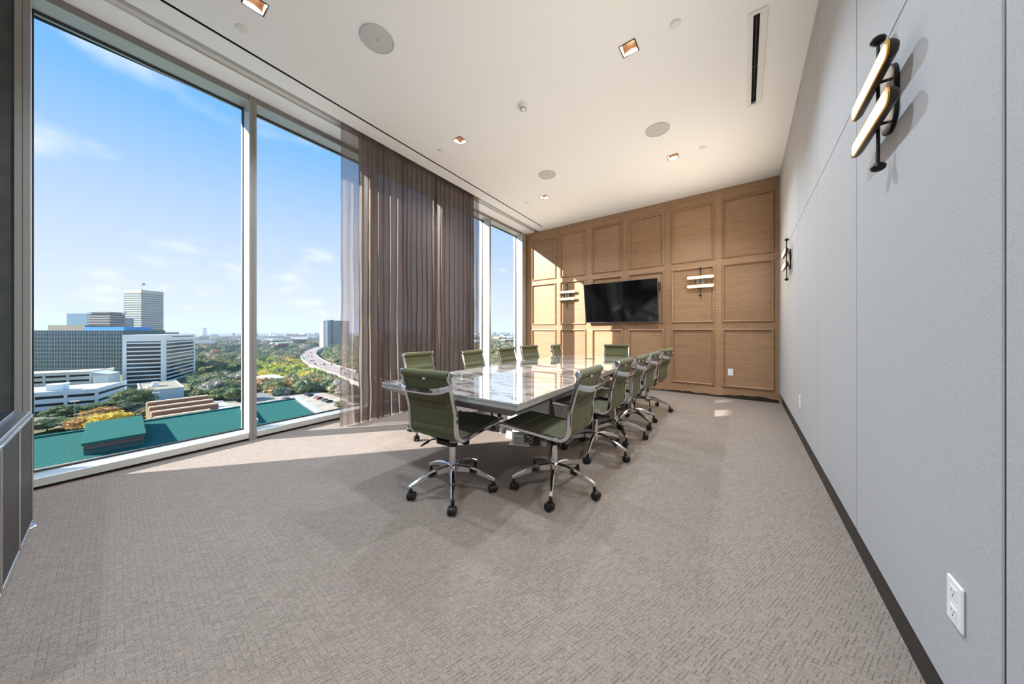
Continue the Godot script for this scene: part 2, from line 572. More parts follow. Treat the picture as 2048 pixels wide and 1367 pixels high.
	poly.append(Vector2(0.45, 0.0))
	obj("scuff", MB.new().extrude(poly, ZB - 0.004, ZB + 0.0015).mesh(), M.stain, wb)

	# wall behind the camera
	var wf := structure("wall_front", "plain light wall behind the viewer", "wall")
	obj("plaster", MB.new().box(Vector3(-5.2, -0.05, ZF), Vector3(XR + 0.4, H + 0.1, ZF + 0.2)).mesh(), M.wall_paint, wf)

	window_wall()
	ceiling()

func window_wall() -> void:
	var mull := [-0.415, 0.925, 2.33, 3.735, 5.14, 6.545]
	# solid pier beside the first window
	var wl := structure("wall_left", "dark charcoal pier beside the tall windows", "wall", WO, WA)
	obj("cladding", MB.new().box(Vector3(-0.3, -0.05, 0.447), Vector3(-0.012, H + 0.1, 3.4)).mesh(), M.charcoal, wl)
	var ends := [-0.447, 0.894, 2.2985, 3.7035, 5.1085, 6.5]
	for i in 5:
		var s0: float = ends[i] + 0.064; var s1: float = ends[i + 1]
		var w := structure("window_%d" % (i + 1), "full height window bay %s with aluminium frame and low sill" % ["nearest the charcoal pier", "left of the curtain", "behind the left curtain", "behind the right curtain", "next to the oak wall"][i], "window", WO, WA)
		# mullion: deep aluminium box with a shadow groove in its face
		for part in [[-0.447 if i == 0 else ends[i], 0.031], [(-0.447 if i == 0 else ends[i]) + 0.033, 0.031]]:
			obj("mullion", MB.new().cbox(Vector3(-0.27, 0.0, -part[0] - part[1]), Vector3(0, H, -part[0]), 0.002).mesh(), M.aluminium, w)
			obj("mullion_cap", MB.new().cbox(Vector3(-0.001, 0.0, -part[0] - part[1]), Vector3(0.004, H, -part[0]), 0.001).mesh(), M.mullion, w)
		obj("mullion_groove", MB.new().box(Vector3(-0.26, 0.0, -ends[i] - 0.05), Vector3(-0.006, H, -ends[i] - 0.02)).mesh(), M.frame_dark, w)
		obj("sill", MB.new().cbox(Vector3(-0.26, 0.026, -s1), Vector3(0, 0.092, -s0), 0.004).mesh(), M.aluminium, w)
		obj("sill_plinth", MB.new().box(Vector3(-0.26, 0.0, -s1), Vector3(-0.06, 0.03, -s0)).mesh(), M.black, w)
		obj("head_rail", MB.new().cbox(Vector3(-0.26, 3.718, -s1), Vector3(0, H + 0.05, -s0), 0.003).mesh(), M.frame_dark, w)
		obj("head_soffit", MB.new().box(Vector3(-0.258, 3.712, -s1), Vector3(-0.004, 3.719, -s0)).mesh(), M.aluminium, w)
		# black glazing gasket round the pane
		var g := MB.new()
		for e in [[0.092, 0.104, s0, s1], [3.70, 3.712, s0, s1], [0.092, 3.712, s0, s0 + 0.008], [0.092, 3.712, s1 - 0.008, s1]]:
			g.box(Vector3(-0.215, e[0], -e[3]), Vector3(-0.185, e[1], -e[2]))
		obj("gasket", g.mesh(), M.gasket, w)
		obj("pane", MB.new().box(Vector3(-0.203, 0.094, -s1), Vector3(-0.197, 3.71, -s0)).mesh(), M.glass, w)
	var t := structure("trim_1", "aluminium corner post where the windows meet the oak wall", "trim", WO, WA)
	obj("post", MB.new().cbox(Vector3(-0.27, 0, -6.56), Vector3(0, H, -6.5), 0.003).mesh(), M.aluminium, t)
	obj("filler", MB.new().box(Vector3(-0.25, 0, -6.69), Vector3(-0.03, H, -6.56)).mesh(), M.frame_dark, t)
	obj("cover_strip", MB.new().cbox(Vector3(-0.03, 0, -6.64), Vector3(0.02, H, -6.60), 0.004).mesh(), M.aluminium, t)
	obj("end_cap", MB.new().box(Vector3(-0.27, 0, -7.0), Vector3(-0.05, H, -6.66)).mesh(), M.frame_dark, t)

func ceiling() -> void:
	var c := structure("ceiling", "smooth white ceiling with curtain pocket and black slot diffuser line", "ceiling")
	obj("slab", MB.new().box(Vector3(-5.2, H + 0.3, ZB - 0.3), Vector3(XR + 0.4, H + 0.6, ZF + 0.2)).mesh(), M.black, c)
	# main field cut round the lamps and the linear diffuser
	var holes := []
	for p in LAMPS: holes.append(Rect2(p.x - 0.068, p.y - 0.068, 0.136, 0.136))
	holes.append(Rect2(0.055, -4.405, 0.045, 1.23))
	var cx := [-3.4, XR + 0.05]; var cz := [ZB - 0.02, ZF + 0.05]
	for r in holes:
		cx.append_array([r.position.x, r.end.x]); cz.append_array([r.position.y, r.end.y])
	cx.sort(); cz.sort()
	var mb := MB.new()
	for j in cz.size() - 1:
		var run := -1.0
		for i in cx.size():
			var cut := i == cx.size() - 1
			if not cut:
				var mid := Vector2((cx[i] + cx[i + 1]) * 0.5, (cz[j] + cz[j + 1]) * 0.5)
				for r in holes:
					if r.has_point(mid): cut = true
			if cz[j + 1] - cz[j] < 1e-5: continue
			if not cut and run < -50.0 or not cut and run == -1.0:
				run = cx[i]
			elif cut and run != -1.0:
				if cx[i] - run > 1e-5: mb.box(Vector3(run, H, cz[j]), Vector3(cx[i], H + 0.02, cz[j + 1]))
				run = -1.0
	obj("plasterboard", mb.mesh(), M.ceiling, c)
	# strip between the field and the slot, then slot, strip, pocket, strip (lines run with the windows)
	var strip := func(called: String, t0: float, t1: float, y0: float, y1: float, m: Material, s0 := -3.2, s1 := 6.75) -> void:
		obj(called, MB.new().box(Vector3(t0, y0, -s1), Vector3(t1, y1, -s0)).mesh(), m, c, in_window())
	var a := wx(0.655, -3.2); var b := wx(0.655, 6.75)
	var tri := MB.new()
	tri.quad(Vector3(-3.4, H, ZF), Vector3(a.x, H, ZF), Vector3(b.x, H, ZB - 0.02), Vector3(-3.4, H, ZB - 0.02))
	obj("margin", tri.mesh(), M.ceiling, c)
	strip.call("border", 0.407, 0.637, H, H + 0.02, M.ceiling)
	strip.call("border_end", 0.63, 0.66, H, H + 0.02, M.ceiling, 6.39, 6.75)
	strip.call("slot_plenum", 0.56, 0.74, H + 0.05, H + 0.07, M.black)
	strip.call("slot_edge", 0.635, 0.638, H - 0.002, H + 0.05, M.black, -3.2, 6.39)
	strip.call("slot_edge", 0.654, 0.657, H - 0.002, H + 0.05, M.black, -3.2, 6.39)
	strip.call("pocket_lip", 0.40, 0.408, H, H + 0.16, M.ceiling_trim)
	strip.call("pocket_face", 0.262, 0.27, H, H + 0.16, M.ceiling_trim)
	strip.call("pocket_top", 0.26, 0.41, H + 0.15, H + 0.17, M.ceiling_trim)
	strip.call("window_border", -0.02, 0.27, H, H + 0.02, M.ceiling)
	strip.call("outer_fascia", -0.4, -0.02, H + 0.04, H + 0.3, M.black)

const LAMPS := [Vector2(-3.067, -0.672), Vector2(-0.84, -0.672), Vector2(-3.067, -2.845), Vector2(-0.84, -2.855), Vector2(-3.067, -5.035), Vector2(-0.845, -5.03), Vector2(-0.84, 1.5)]
const LAMP_POWER := 3.1

func ceiling_fittings() -> void:
	var where := ["at the top edge above the first window", "above the viewer", "in front of the curtain", "largest, near the slim air diffuser", "smallest, by the window side of the oak wall", "near the right end of the oak wall", "behind the viewer on the panel side"]
	for i in LAMPS.size():
		var p: Vector2 = LAMPS[i]
		var t := thing("recessed_downlight", "square recessed downlight with dark trim, " + where[i], "downlight", Vector3(p.x, H, p.y), 0, "square downlights in the ceiling")
		var mb := MB.new()
		for e in [[-0.072, 0.072, -0.072, -0.063], [-0.072, 0.072, 0.063, 0.072], [-0.072, -0.063, -0.063, 0.063], [0.063, 0.072, -0.063, 0.063]]:
			mb.box(Vector3(e[0], -0.004, e[2]), Vector3(e[1], 0.03, e[3]))
		obj("trim", mb.mesh(), M.trim_dark, t)
		var r := MB.new()
		var lo := 0.063; var hi := 0.034; var y1 := 0.10
		for k in 4:
			var bz := Basis(Vector3.UP, k * PI / 2)
			r.quad(bz * Vector3(-hi, y1, -hi), bz * Vector3(hi, y1, -hi), bz * Vector3(lo, 0.002, -lo), bz * Vector3(-lo, 0.002, -lo))
		obj("reflector", r.mesh(), M.reflector, t)
		obj("lens", MB.new().box(Vector3(-hi, y1, -hi), Vector3(hi, y1 + 0.01, hi)).mesh(), M.lamp_lens, t)
		var l := SpotLight3D.new()
		l.name = "light"
		l.position = Vector3(0, 0.012, 0)
		l.rotation.x = -PI / 2
		l.spot_angle = 68.0
		l.spot_angle_attenuation = 0.6
		l.spot_range = 12.0
		l.spot_attenuation = 2.0
		l.light_size = 0.065
		l.light_energy = LAMP_POWER
		l.light_color = Color(0.88, 0.95, 1.0)
		l.shadow_enabled = true
		t.add_child(l)
	for e in [[Vector3(-2.58, H, -1.41), "largest round ceiling speaker, nearest the viewer"], [Vector3(-0.889, H, -4.23), "round ceiling speaker on the fabric wall side"], [Vector3(-2.592, H, -4.34), "smallest round ceiling speaker, towards the curtain end"]]:
		var t := thing("ceiling_speaker", e[1], "speaker", e[0], 0, "round speakers in the ceiling")
		obj("rim", MB.new().lathe([Vector2(0.134, 0.0), Vector2(0.141, -0.001), Vector2(0.142, -0.006), Vector2(0.136, -0.009), Vector2(0.134, -0.006)], 40).mesh(), M.grille, t)
		obj("grille", MB.new().lathe([Vector2(0.0, -0.008), Vector2(0.08, -0.008), Vector2(0.134, -0.005)], 40).mesh(), M.grille, t)
		obj("badge", MB.new().cbox(Vector3(-0.012, -0.0105, -0.003), Vector3(0.012, -0.007, 0.003), 0.001).mesh(), M.plate, t)
	var s := thing("smoke_detector", "white round smoke detector in the middle of the ceiling", "smoke detector", Vector3(-2.012, H, -2.845))
	obj("base", MB.new().lathe([Vector2(0.0, -0.022), Vector2(0.048, -0.022), Vector2(0.056, -0.016), Vector2(0.058, 0.0)], 28).mesh(), M.white_paint, s)
	obj("body", MB.new().lathe([Vector2(0.0, -0.05), Vector2(0.022, -0.05), Vector2(0.03, -0.046), Vector2(0.038, -0.034), Vector2(0.042, -0.022)], 24).mesh(), M.white_paint, s)
	for k in 9:
		var b := Transform3D(Basis(Vector3.UP, TAU * k / 9), Vector3.ZERO)
		obj("vent_slot", MB.new().box(Vector3(0.031, -0.046, -0.006), Vector3(0.037, -0.037, 0.006), b).mesh(), M.slot, s)
	for k in 2:
		var b := Transform3D(Basis(Vector3.UP, PI * 0.8 + k * 0.25), Vector3.ZERO)
		obj("indicator", MB.new().box(Vector3(0.052, -0.017, -0.004), Vector3(0.059, -0.009, 0.004), b).mesh(), M.slot, s)
	for e in [[Vector2(-3.40, -0.663), "at the left above the first window"], [Vector2(-0.464, -2.866), "at the top near the air diffuser"], [Vector2(-3.45, -2.842), "beside the downlight in front of the curtain"], [Vector2(-0.467, -5.033), "beside the downlight by the fabric wall"], [Vector2(-3.478, -5.039), "beside the smallest downlight"]]:
		var t := thing("sprinkler_cover", "flat white disc sprinkler cover " + e[1], "sprinkler", Vector3(e[0].x, H, e[0].y), 0, "concealed sprinklers")
		obj("plate", MB.new().lathe([Vector2(0.0, -0.009), Vector2(0.036, -0.009), Vector2(0.041, -0.006), Vector2(0.041, -0.003)], 24).mesh(), M.white_paint, t)
		obj("collar", MB.new().lathe([Vector2(0.033, -0.003), Vector2(0.033, 0.004)], 20).mesh(), M.slot, t)
	# slim air diffuser
	var d := thing("linear_diffuser", "slim white air diffuser with black slot near the fabric wall", "air diffuser", Vector3(0.079, H, -3.79))
	var fr := MB.new()
	for e in [[-0.06, 0.072, -0.65, -0.615], [-0.06, 0.072, 0.615, 0.65], [-0.06, -0.022, -0.615, 0.615], [0.022, 0.072, -0.615, 0.615]]:
		fr.cbox(Vector3(e[0], -0.006, e[2]), Vector3(e[1], 0.0, e[3]), 0.002)
	obj("frame", fr.mesh(), M.white_paint, d)
	obj("throat", MB.new().box(Vector3(-0.1, 0.04, -0.66), Vector3(0.1, 0.05, 0.66)).mesh(), M.black, d)
	obj("blade", MB.new().box(Vector3(-0.004, 0.005, -0.615), Vector3(0.002, 0.03, 0.615)).mesh(), M.black_metal, d)
	obj("blade_stop", MB.new().box(Vector3(-0.02, 0.003, -0.01), Vector3(0.02, 0.02, 0.0)).mesh(), M.slot, d)

# ---------------------------------------------------------------- wall fittings
func rounded_bar(L: float, hh: float, z0: float, z1: float, inset: float) -> ArrayMesh:
	# stadium outline in x, y; straight from z0 to z1, the far end drawn in by inset
	var out := []
	for k in 24:
		var a := TAU * (k + 0.5) / 24
		var cxx := (L * 0.5 - hh) * (1.0 if cos(a) > 0 else -1.0)
		out.append([Vector2(cxx, 0), Vector2(cos(a), sin(a))])
	var mb := MB.new()
	var steps := [[z1, hh], [lerpf(z1, z0, 0.35), hh * 0.98], [lerpf(z1, z0, 0.7), hh - inset * 0.45], [z0, hh - inset]]
	for i in steps.size() - 1:
		for k in 24:
			var j := (k + 1) % 24
			var P := func(st: Array, q: Array) -> Vector3:
				var w: Vector2 = q[0] + q[1] * st[1]
				return Vector3(w.x, w.y, st[0])
			mb.qo(P.call(steps[i], out[k]), P.call(steps[i], out[j]), P.call(steps[i + 1], out[j]), P.call(steps[i + 1], out[k]), Vector3((out[k][0].x + out[j][0].x) * 0.5, 0, (steps[i][0] + steps[i + 1][0]) * 0.5))
	for st in [steps[0], steps[-1]]:
		var pl := PackedVector2Array()
		for q in out: pl.append(q[0] + q[1] * st[1])
		var idx := Geometry2D.triangulate_polygon(pl)
		for i in range(0, idx.size(), 3):
			mb.fo(Vector3(pl[idx[i]].x, pl[idx[i]].y, st[0]), Vector3(pl[idx[i + 1]].x, pl[idx[i + 1]].y, st[0]), Vector3(pl[idx[i + 2]].x, pl[idx[i + 2]].y, st[0]), Vector3(0, 0, (z0 + z1) * 0.5))
	return mb.mesh()

# double bar sconce; local +z points away from the wall, origin on the wall at the middle of the rod
func sconces() -> void:
	var proto: Node3D = null
	var spots := [
		[Vector3(XR, 2.105, -1.85), -PI / 2, "large near wall sconce, two glowing bars on black rod, fabric wall"],
		[Vector3(XR, 2.105, -5.18), -PI / 2, "small far wall sconce on the fabric wall beside the oak corner"],
		[Vector3(-0.66, 2.12, ZB), 0.0, "wall sconce with two lit bars to the right of the television"],
		[Vector3(-3.42, 2.06, ZB), 0.0, "sunlit wall sconce to the left of the television"]]
	for e in spots:
		if proto == null:
			proto = thing("wall_sconce", e[2], "wall lamp", e[0], e[1], "double bar wall sconces")
			var t := proto
			obj("backplate", rounded_plate(0.15, 0.26, 0.012), M.black_metal, t)
			obj("backplate_face", rounded_plate(0.138, 0.248, 0.0128), M.plate, t)
			obj("rod", MB.new().tube([Vector3(0, -0.25, 0.036), Vector3(0, 0.25, 0.036)], 0.0055, 10).mesh(), M.black_metal, t)
			for s in [-1, 1]:
				obj("knob", MB.new().lathe([Vector2(0, 0.018), Vector2(0.011, 0.0155), Vector2(0.02, 0.009), Vector2(0.023, 0.0), Vector2(0.02, -0.009), Vector2(0.011, -0.0155), Vector2(0, -0.018)], 16, Transform3D(Basis(), Vector3(0, s * 0.252, 0.036))).mesh(), M.black_metal, t)
				obj("arm", MB.new().tube([Vector3(0, s * 0.083, 0.008), Vector3(0, s * 0.083, 0.045)], 0.006, 8).mesh(), M.black_metal, t)
				var b := obj("light_bar", rounded_bar(0.46, 0.033, 0.036, 0.062, 0.014), M.sconce_body, t, Transform3D(Basis(), Vector3(0, s * 0.083 + 0.0, 0)))
				obj("rim", rounded_bar(0.462, 0.0335, 0.0615, 0.066, 0.0), M.sconce_rim, b)
				obj("lens", rounded_bar(0.425, 0.026, 0.064, 0.0675, 0.0), M.sconce_lens, b)
				var l := AreaLight3D.new()
				l.name = "light"
				l.area_size = Vector2(0.42, 0.045)
				l.light_energy = SCONCE_POWER
				l.light_color = Color(1.0, 0.93, 0.82)
				l.area_range = 12.0
				l.area_attenuation = 2.0
				l.shadow_enabled = true
				l.position = Vector3(0, 0, 0.0685)
				l.rotation.y = PI
				b.add_child(l)
		else:
			dup(proto, e[0], e[1], e[2])

const SCONCE_POWER := 0.78

func rounded_plate(w: float, h: float, d: float) -> ArrayMesh:
	var pl := PackedVector2Array()
	for k in 28:
		var a := TAU * k / 28
		pl.append(Vector2(cos(a) * w * 0.5, sin(a) * w * 0.5 + (h - w) * 0.5 * (1.0 if sin(a) >= 0 else -1.0)))
	return MB.new().extrude(pl, 0.0, d).mesh()

func outlets() -> void:
	var spots := [[Vector3(XR, 0.462, -1.387), -PI / 2, "white double socket plate low on the near fabric panel"], [Vector3(XR, 0.47, -4.31), -PI / 2, "white socket plate low on a far fabric panel"], [Vector3(-0.202, 0.462, ZB - 0.006), 0.0, "white socket plate on the lower right oak panel"]]
	for e in spots:
		var t := thing("wall_outlet", e[2], "socket", e[0], e[1], "white wall sockets")
		obj("plate", MB.new().cbox(Vector3(-0.038, -0.06, 0), Vector3(0.038, 0.06, 0.007), 0.0035).mesh(), M.outlet, t)
		for s in [-1, 1]:
			var f := obj("socket", MB.new().cbox(Vector3(-0.017, s * 0.0265 - 0.016, 0.006), Vector3(0.017, s * 0.0265 + 0.016, 0.0085), 0.0012).mesh(), M.outlet, t)
			for x in [-0.0065, 0.0065]:
				obj("slit", MB.new().box(Vector3(x - 0.001, s * 0.0265 + 0.0, 0.0084), Vector3(x + 0.001, s * 0.0265 + 0.008, 0.0088)).mesh(), M.slot, f)
			obj("earth_hole", MB.new().lathe([Vector2(0, 0.0088), Vector2(0.0026, 0.0088), Vector2(0.0026, 0.0082)], 10, Transform3D(Basis(Vector3.RIGHT, PI / 2), Vector3(0, s * 0.0265 - 0.008, 0))).mesh(), M.slot, f)

func television() -> void:
	var t := thing("television", "large black wall television tilted slightly downward on the oak wall", "television", Vector3(-2.128, 1.815, -6.518))
	var tilt := Basis(Vector3.RIGHT, 0.161)
	var xf := Transform3D(tilt, Vector3.ZERO)
	obj("casing", MB.new().cbox(Vector3(-0.77, -0.43, -0.045), Vector3(0.77, 0.43, 0.0), 0.008, xf).mesh(), M.black_plastic, t)
	var b := MB.new()
	for e in [[-0.772, 0.772, -0.432, -0.424], [-0.772, 0.772, 0.426, 0.432], [-0.772, -0.766, -0.424, 0.426], [0.766, 0.772, -0.424, 0.426]]:
		b.box(Vector3(e[0], e[2], -0.02), Vector3(e[1], e[3], 0.005), xf)
	obj("bezel", b.mesh(), M.bezel, t)
	obj("screen", MB.new().box(Vector3(-0.766, -0.424, -0.005), Vector3(0.766, 0.426, 0.003), xf).mesh(), M.screen, t)
	obj("wall_bracket", MB.new().cbox(Vector3(-0.3, -0.2, -0.171), Vector3(0.3, 0.2, -0.15), 0.004).mesh(), M.black_metal, t)
	for s in [-1, 1]:
		obj("bracket_arm", MB.new().cbox(Vector3(s * 0.2 - 0.02, -0.22, -0.155), Vector3(s * 0.2 + 0.02, 0.22, -0.03), 0.004).mesh(), M.black_metal, t)
	obj("mount_box", MB.new().cbox(Vector3(0.5, 0.2, -0.14), Vector3(0.79, 0.36, -0.02), 0.01).mesh(), M.black_plastic, t)

func credenza() -> void:
	# low media cabinet, its doors towards the table
	var t := thing("credenza", "dark perforated metal credenza with aluminium frame at left edge", "cabinet", Vector3(-3.45, 0, 0.31))
	obj("body", MB.new().box(Vector3(0.006, 0.03, 0.012), Vector3(1.7, 0.70, 0.50)).mesh(), M.black, t)
	obj("top", MB.new().cbox(Vector3(0.0, 0.715, 0.05), Vector3(1.706, 0.728, 0.52), 0.003).mesh(), M.top_glass, t)
	obj("top_rail", MB.new().cbox(Vector3(0, 0.695, 0.0), Vector3(1.706, 0.715, 0.51), 0.003).mesh(), M.satin, t)
	obj("bottom_rail", MB.new().cbox(Vector3(0, 0.02, 0.0), Vector3(1.706, 0.04, 0.51), 0.003).mesh(), M.satin, t)
	for k in 4:
		var x := 0.004 + 0.425 * k
		var d := obj("door", MB.new().box(Vector3(x + 0.008, 0.045, 0.001), Vector3(x + 0.413, 0.69, 0.012)).mesh(), M.black_metal, t)
		var fr := MB.new()
		for e in [[x, x + 0.012, 0.042, 0.694], [x + 0.409, x + 0.421, 0.042, 0.694], [x + 0.012, x + 0.409, 0.042, 0.056], [x + 0.012, x + 0.409, 0.678, 0.694]]:
			fr.cbox(Vector3(e[0], e[2], -0.008), Vector3(e[1], e[3], 0.01), 0.003)
		obj("door_frame", fr.mesh(), M.satin, d)
		# perforated sheet: real bars both ways
		var mesh_bars := MB.new()
		for i in 46: mesh_bars.box(Vector3(x + 0.012, 0.058 + i * 0.0135, -0.003), Vector3(x + 0.409, 0.066 + i * 0.0135, -0.001))
		for i in 29: mesh_bars.box(Vector3(x + 0.014 + i * 0.0138, 0.056, -0.0028), Vector3(x + 0.021 + i * 0.0138, 0.678, -0.0012))
		var mi := obj("perforated_sheet", mesh_bars.mesh(), M.mesh_dark, d)
		mi.set_meta("kind", "stuff")
	obj("end_panel", MB.new().cbox(Vector3(-0.004, 0.02, 0.0), Vector3(0.006, 0.715, 0.51), 0.003).mesh(), M.satin, t)
	for x in [-0.02, 1.66]:
		obj("foot", MB.new().lathe([Vector2(0, 0.02), Vector2(0.02, 0.02), Vector2(0.045, 0.01), Vector2(0.05, 0.004), Vector2(0.05, 0.0), Vector2(0, 0)], 24, Transform3D(Basis(), Vector3(x, 0, 0.03))).mesh(), M.satin, t)

# ---------------------------------------------------------------- table, chairs, curtain
func table() -> void:
	# local x across, local -z along the table; origin on the floor under the middle of the near edge
	var at := wx(2.51, 1.322)
	var t := thing("conference_table", "long glossy white marble conference table surrounded by olive chairs", "table", at, WA)
	var hw := 0.708; var L := 3.78; var top := 0.75
	var cuts := [0.0, 0.5, 1.6, 2.7, L]
	for i in 4:
		for s in [[-hw, 0.0], [0.0, hw]]:
			var sl := obj("marble_slab", MB.new().cbox(Vector3(s[0] + 0.0008, top - 0.012, -cuts[i + 1] + 0.0008), Vector3(s[1] - 0.0008, top, -cuts[i] - 0.0008), 0.0012).mesh(), M.marble, t)
			sl.name = "marble_slab"
	var e := MB.new()
	e.cbox(Vector3(-hw - 0.004, top - 0.045, -L - 0.004), Vector3(hw + 0.004, top - 0.0125, 0.004), 0.002)
	for q in [[-hw - 0.004, -hw, -L, 0.0], [hw, hw + 0.004, -L, 0.0], [-hw - 0.004, hw + 0.004, 0.0, 0.004], [-hw - 0.004, hw + 0.004, -L - 0.004, -L]]:
		e.box(Vector3(q[0], top - 0.02, q[2]), Vector3(q[1], top - 0.0005, q[3]))
	obj("edge", e.mesh(), M.table_edge, t)
	# apron slopes inwards under the edge
	var a := MB.new()
	var y0 := top - 0.045; var y1 := top - 0.135; var ins := 0.15
	var o := [Vector3(-hw, y0, 0), Vector3(hw, y0, 0), Vector3(hw, y0, -L), Vector3(-hw, y0, -L)]
	var n := [Vector3(-hw + ins, y1, -ins), Vector3(hw - ins, y1, -ins), Vector3(hw - ins, y1, -L + ins), Vector3(-hw + ins, y1, -L + ins)]
	for k in 4:
		var j := (k + 1) % 4
		a.quad(n[k], n[j], o[j], o[k])
	a.quad(n[3], n[2], n[1], n[0])
	obj("apron", a.mesh(), M.table_apron, t)
	# two pedestals of tapered panels
	for zc in [-1.62, -3.0]:
		var p := obj("pedestal", MB.new().cbox(Vector3(-0.2, 0.02, zc - 0.2), Vector3(0.2, y1, zc + 0.2), 0.01).mesh(), M.table_base, t)
		for s in [-1, 1]:
			for k in 3:
				var z: float = zc - 0.30 + 0.202 * k
				var pl := PackedVector2Array([Vector2(s * 0.38, 0.0), Vector2(s * 0.41, 0.0), Vector2(s * 0.29, y1), Vector2(s * 0.26, y1)])
				obj("side_panel", MB.new().extrude(pl, z + 0.006, z + 0.196).mesh(), M.table_base, p)
			var el := PackedVector2Array([Vector2(s * 0.36, 0.0), Vector2(s * 0.39, 0.0), Vector2(s * 0.28, y1), Vector2(s * 0.25, y1)])
			obj("end_panel", MB.new().extrude(el, -0.25, 0.25, Transform3D(Basis(Vector3.UP, PI / 2), Vector3(0, 0, zc))).mesh(), M.table_base, p)
	obj("cable_flap", MB.new().cbox(Vector3(-0.05, top - 0.002, -3.27), Vector3(0.09, top + 0.004, -3.17), 0.002).mesh(), M.black_plastic, t)

	var pb := thing("floor_power_box", "small open pale metal floor box under the table", "floor box", Vector3(-1.90, 0, -2.62), 0.5)
	obj("base", MB.new().cbox(Vector3(-0.11, 0, -0.08), Vector3(0.11, 0.014, 0.08), 0.003).mesh(), M.power, pb)
	obj("housing", MB.new().cbox(Vector3(-0.07, 0.014, -0.05), Vector3(0.04, 0.075, -0.0), 0.004).mesh(), M.power, pb)
	obj("lid", MB.new().box(Vector3(-0.1, 0.012, -0.085), Vector3(0.1, 0.1, -0.078)).mesh(), M.power, pb)
	var cb := thing("cable_bundle", "tangled black power cables on the carpet under the table", "cables", Vector3(-1.78, 0, -2.74))
	rng.seed = 77
	for k in 5:
		var path := []
		var ph := rng.randf() * TAU
		for i in 34:
			var q := float(i) / 33
			var ang := ph + q * TAU * rng.randf_range(1.35, 1.45)
			var r := 0.055 + 0.05 * sin(q * 9.0 + k)
			path.append(Vector3(cos(ang) * r * 1.5 + (q - 0.5) * 0.1, 0.008 + 0.07 * absf(sin(q * PI * (1.5 + k * 0.3))), sin(ang) * r))
		obj("cable", MB.new().tube(path, 0.0042, 6).mesh(), M.black_plastic, cb)

# profile of the sling in (z, y): from the head roll down the back, round, and along the seat to the front
func sling_profile() -> Array:
	var p := []
	var key := [Vector2(0.292, 0.905), Vector2(0.222, 0.655), Vector2(0.216, 0.535)]
	for i in 15: p.append(key[0].lerp(key[1], i / 14.0))
	for i in range(1, 6): p.append(key[1].lerp(key[2], i / 5.0))
	var c := Vector2(0.136, 0.535); var r := 0.08
	for i in range(1, 9):
		var a := deg_to_rad(-86.0 * i / 8.0)
		p.append(c + Vector2(cos(a), sin(a)) * r)
	var last: Vector2 = p[-1]
	for i in range(1, 25): p.append(last.lerp(Vector2(-0.335, 0.482), i / 24.0))
	for i in range(1, 7):
		var a := deg_to_rad(86.0 + 15.0 * i)
		p.append(Vector2(-0.335, 0.452) + Vector2(cos(a) , sin(a)) * 0.03)
	return p

func densify(p: Array, step: float) -> Array:
	var out := [p[0]]
	for i in p.size() - 1:
		var d: float = p[i].distance_to(p[i + 1])
		var k := maxi(1, int(ceil(d / step)))
		for j in range(1, k + 1): out.append(p[i].lerp(p[i + 1], float(j) / k))
	return out

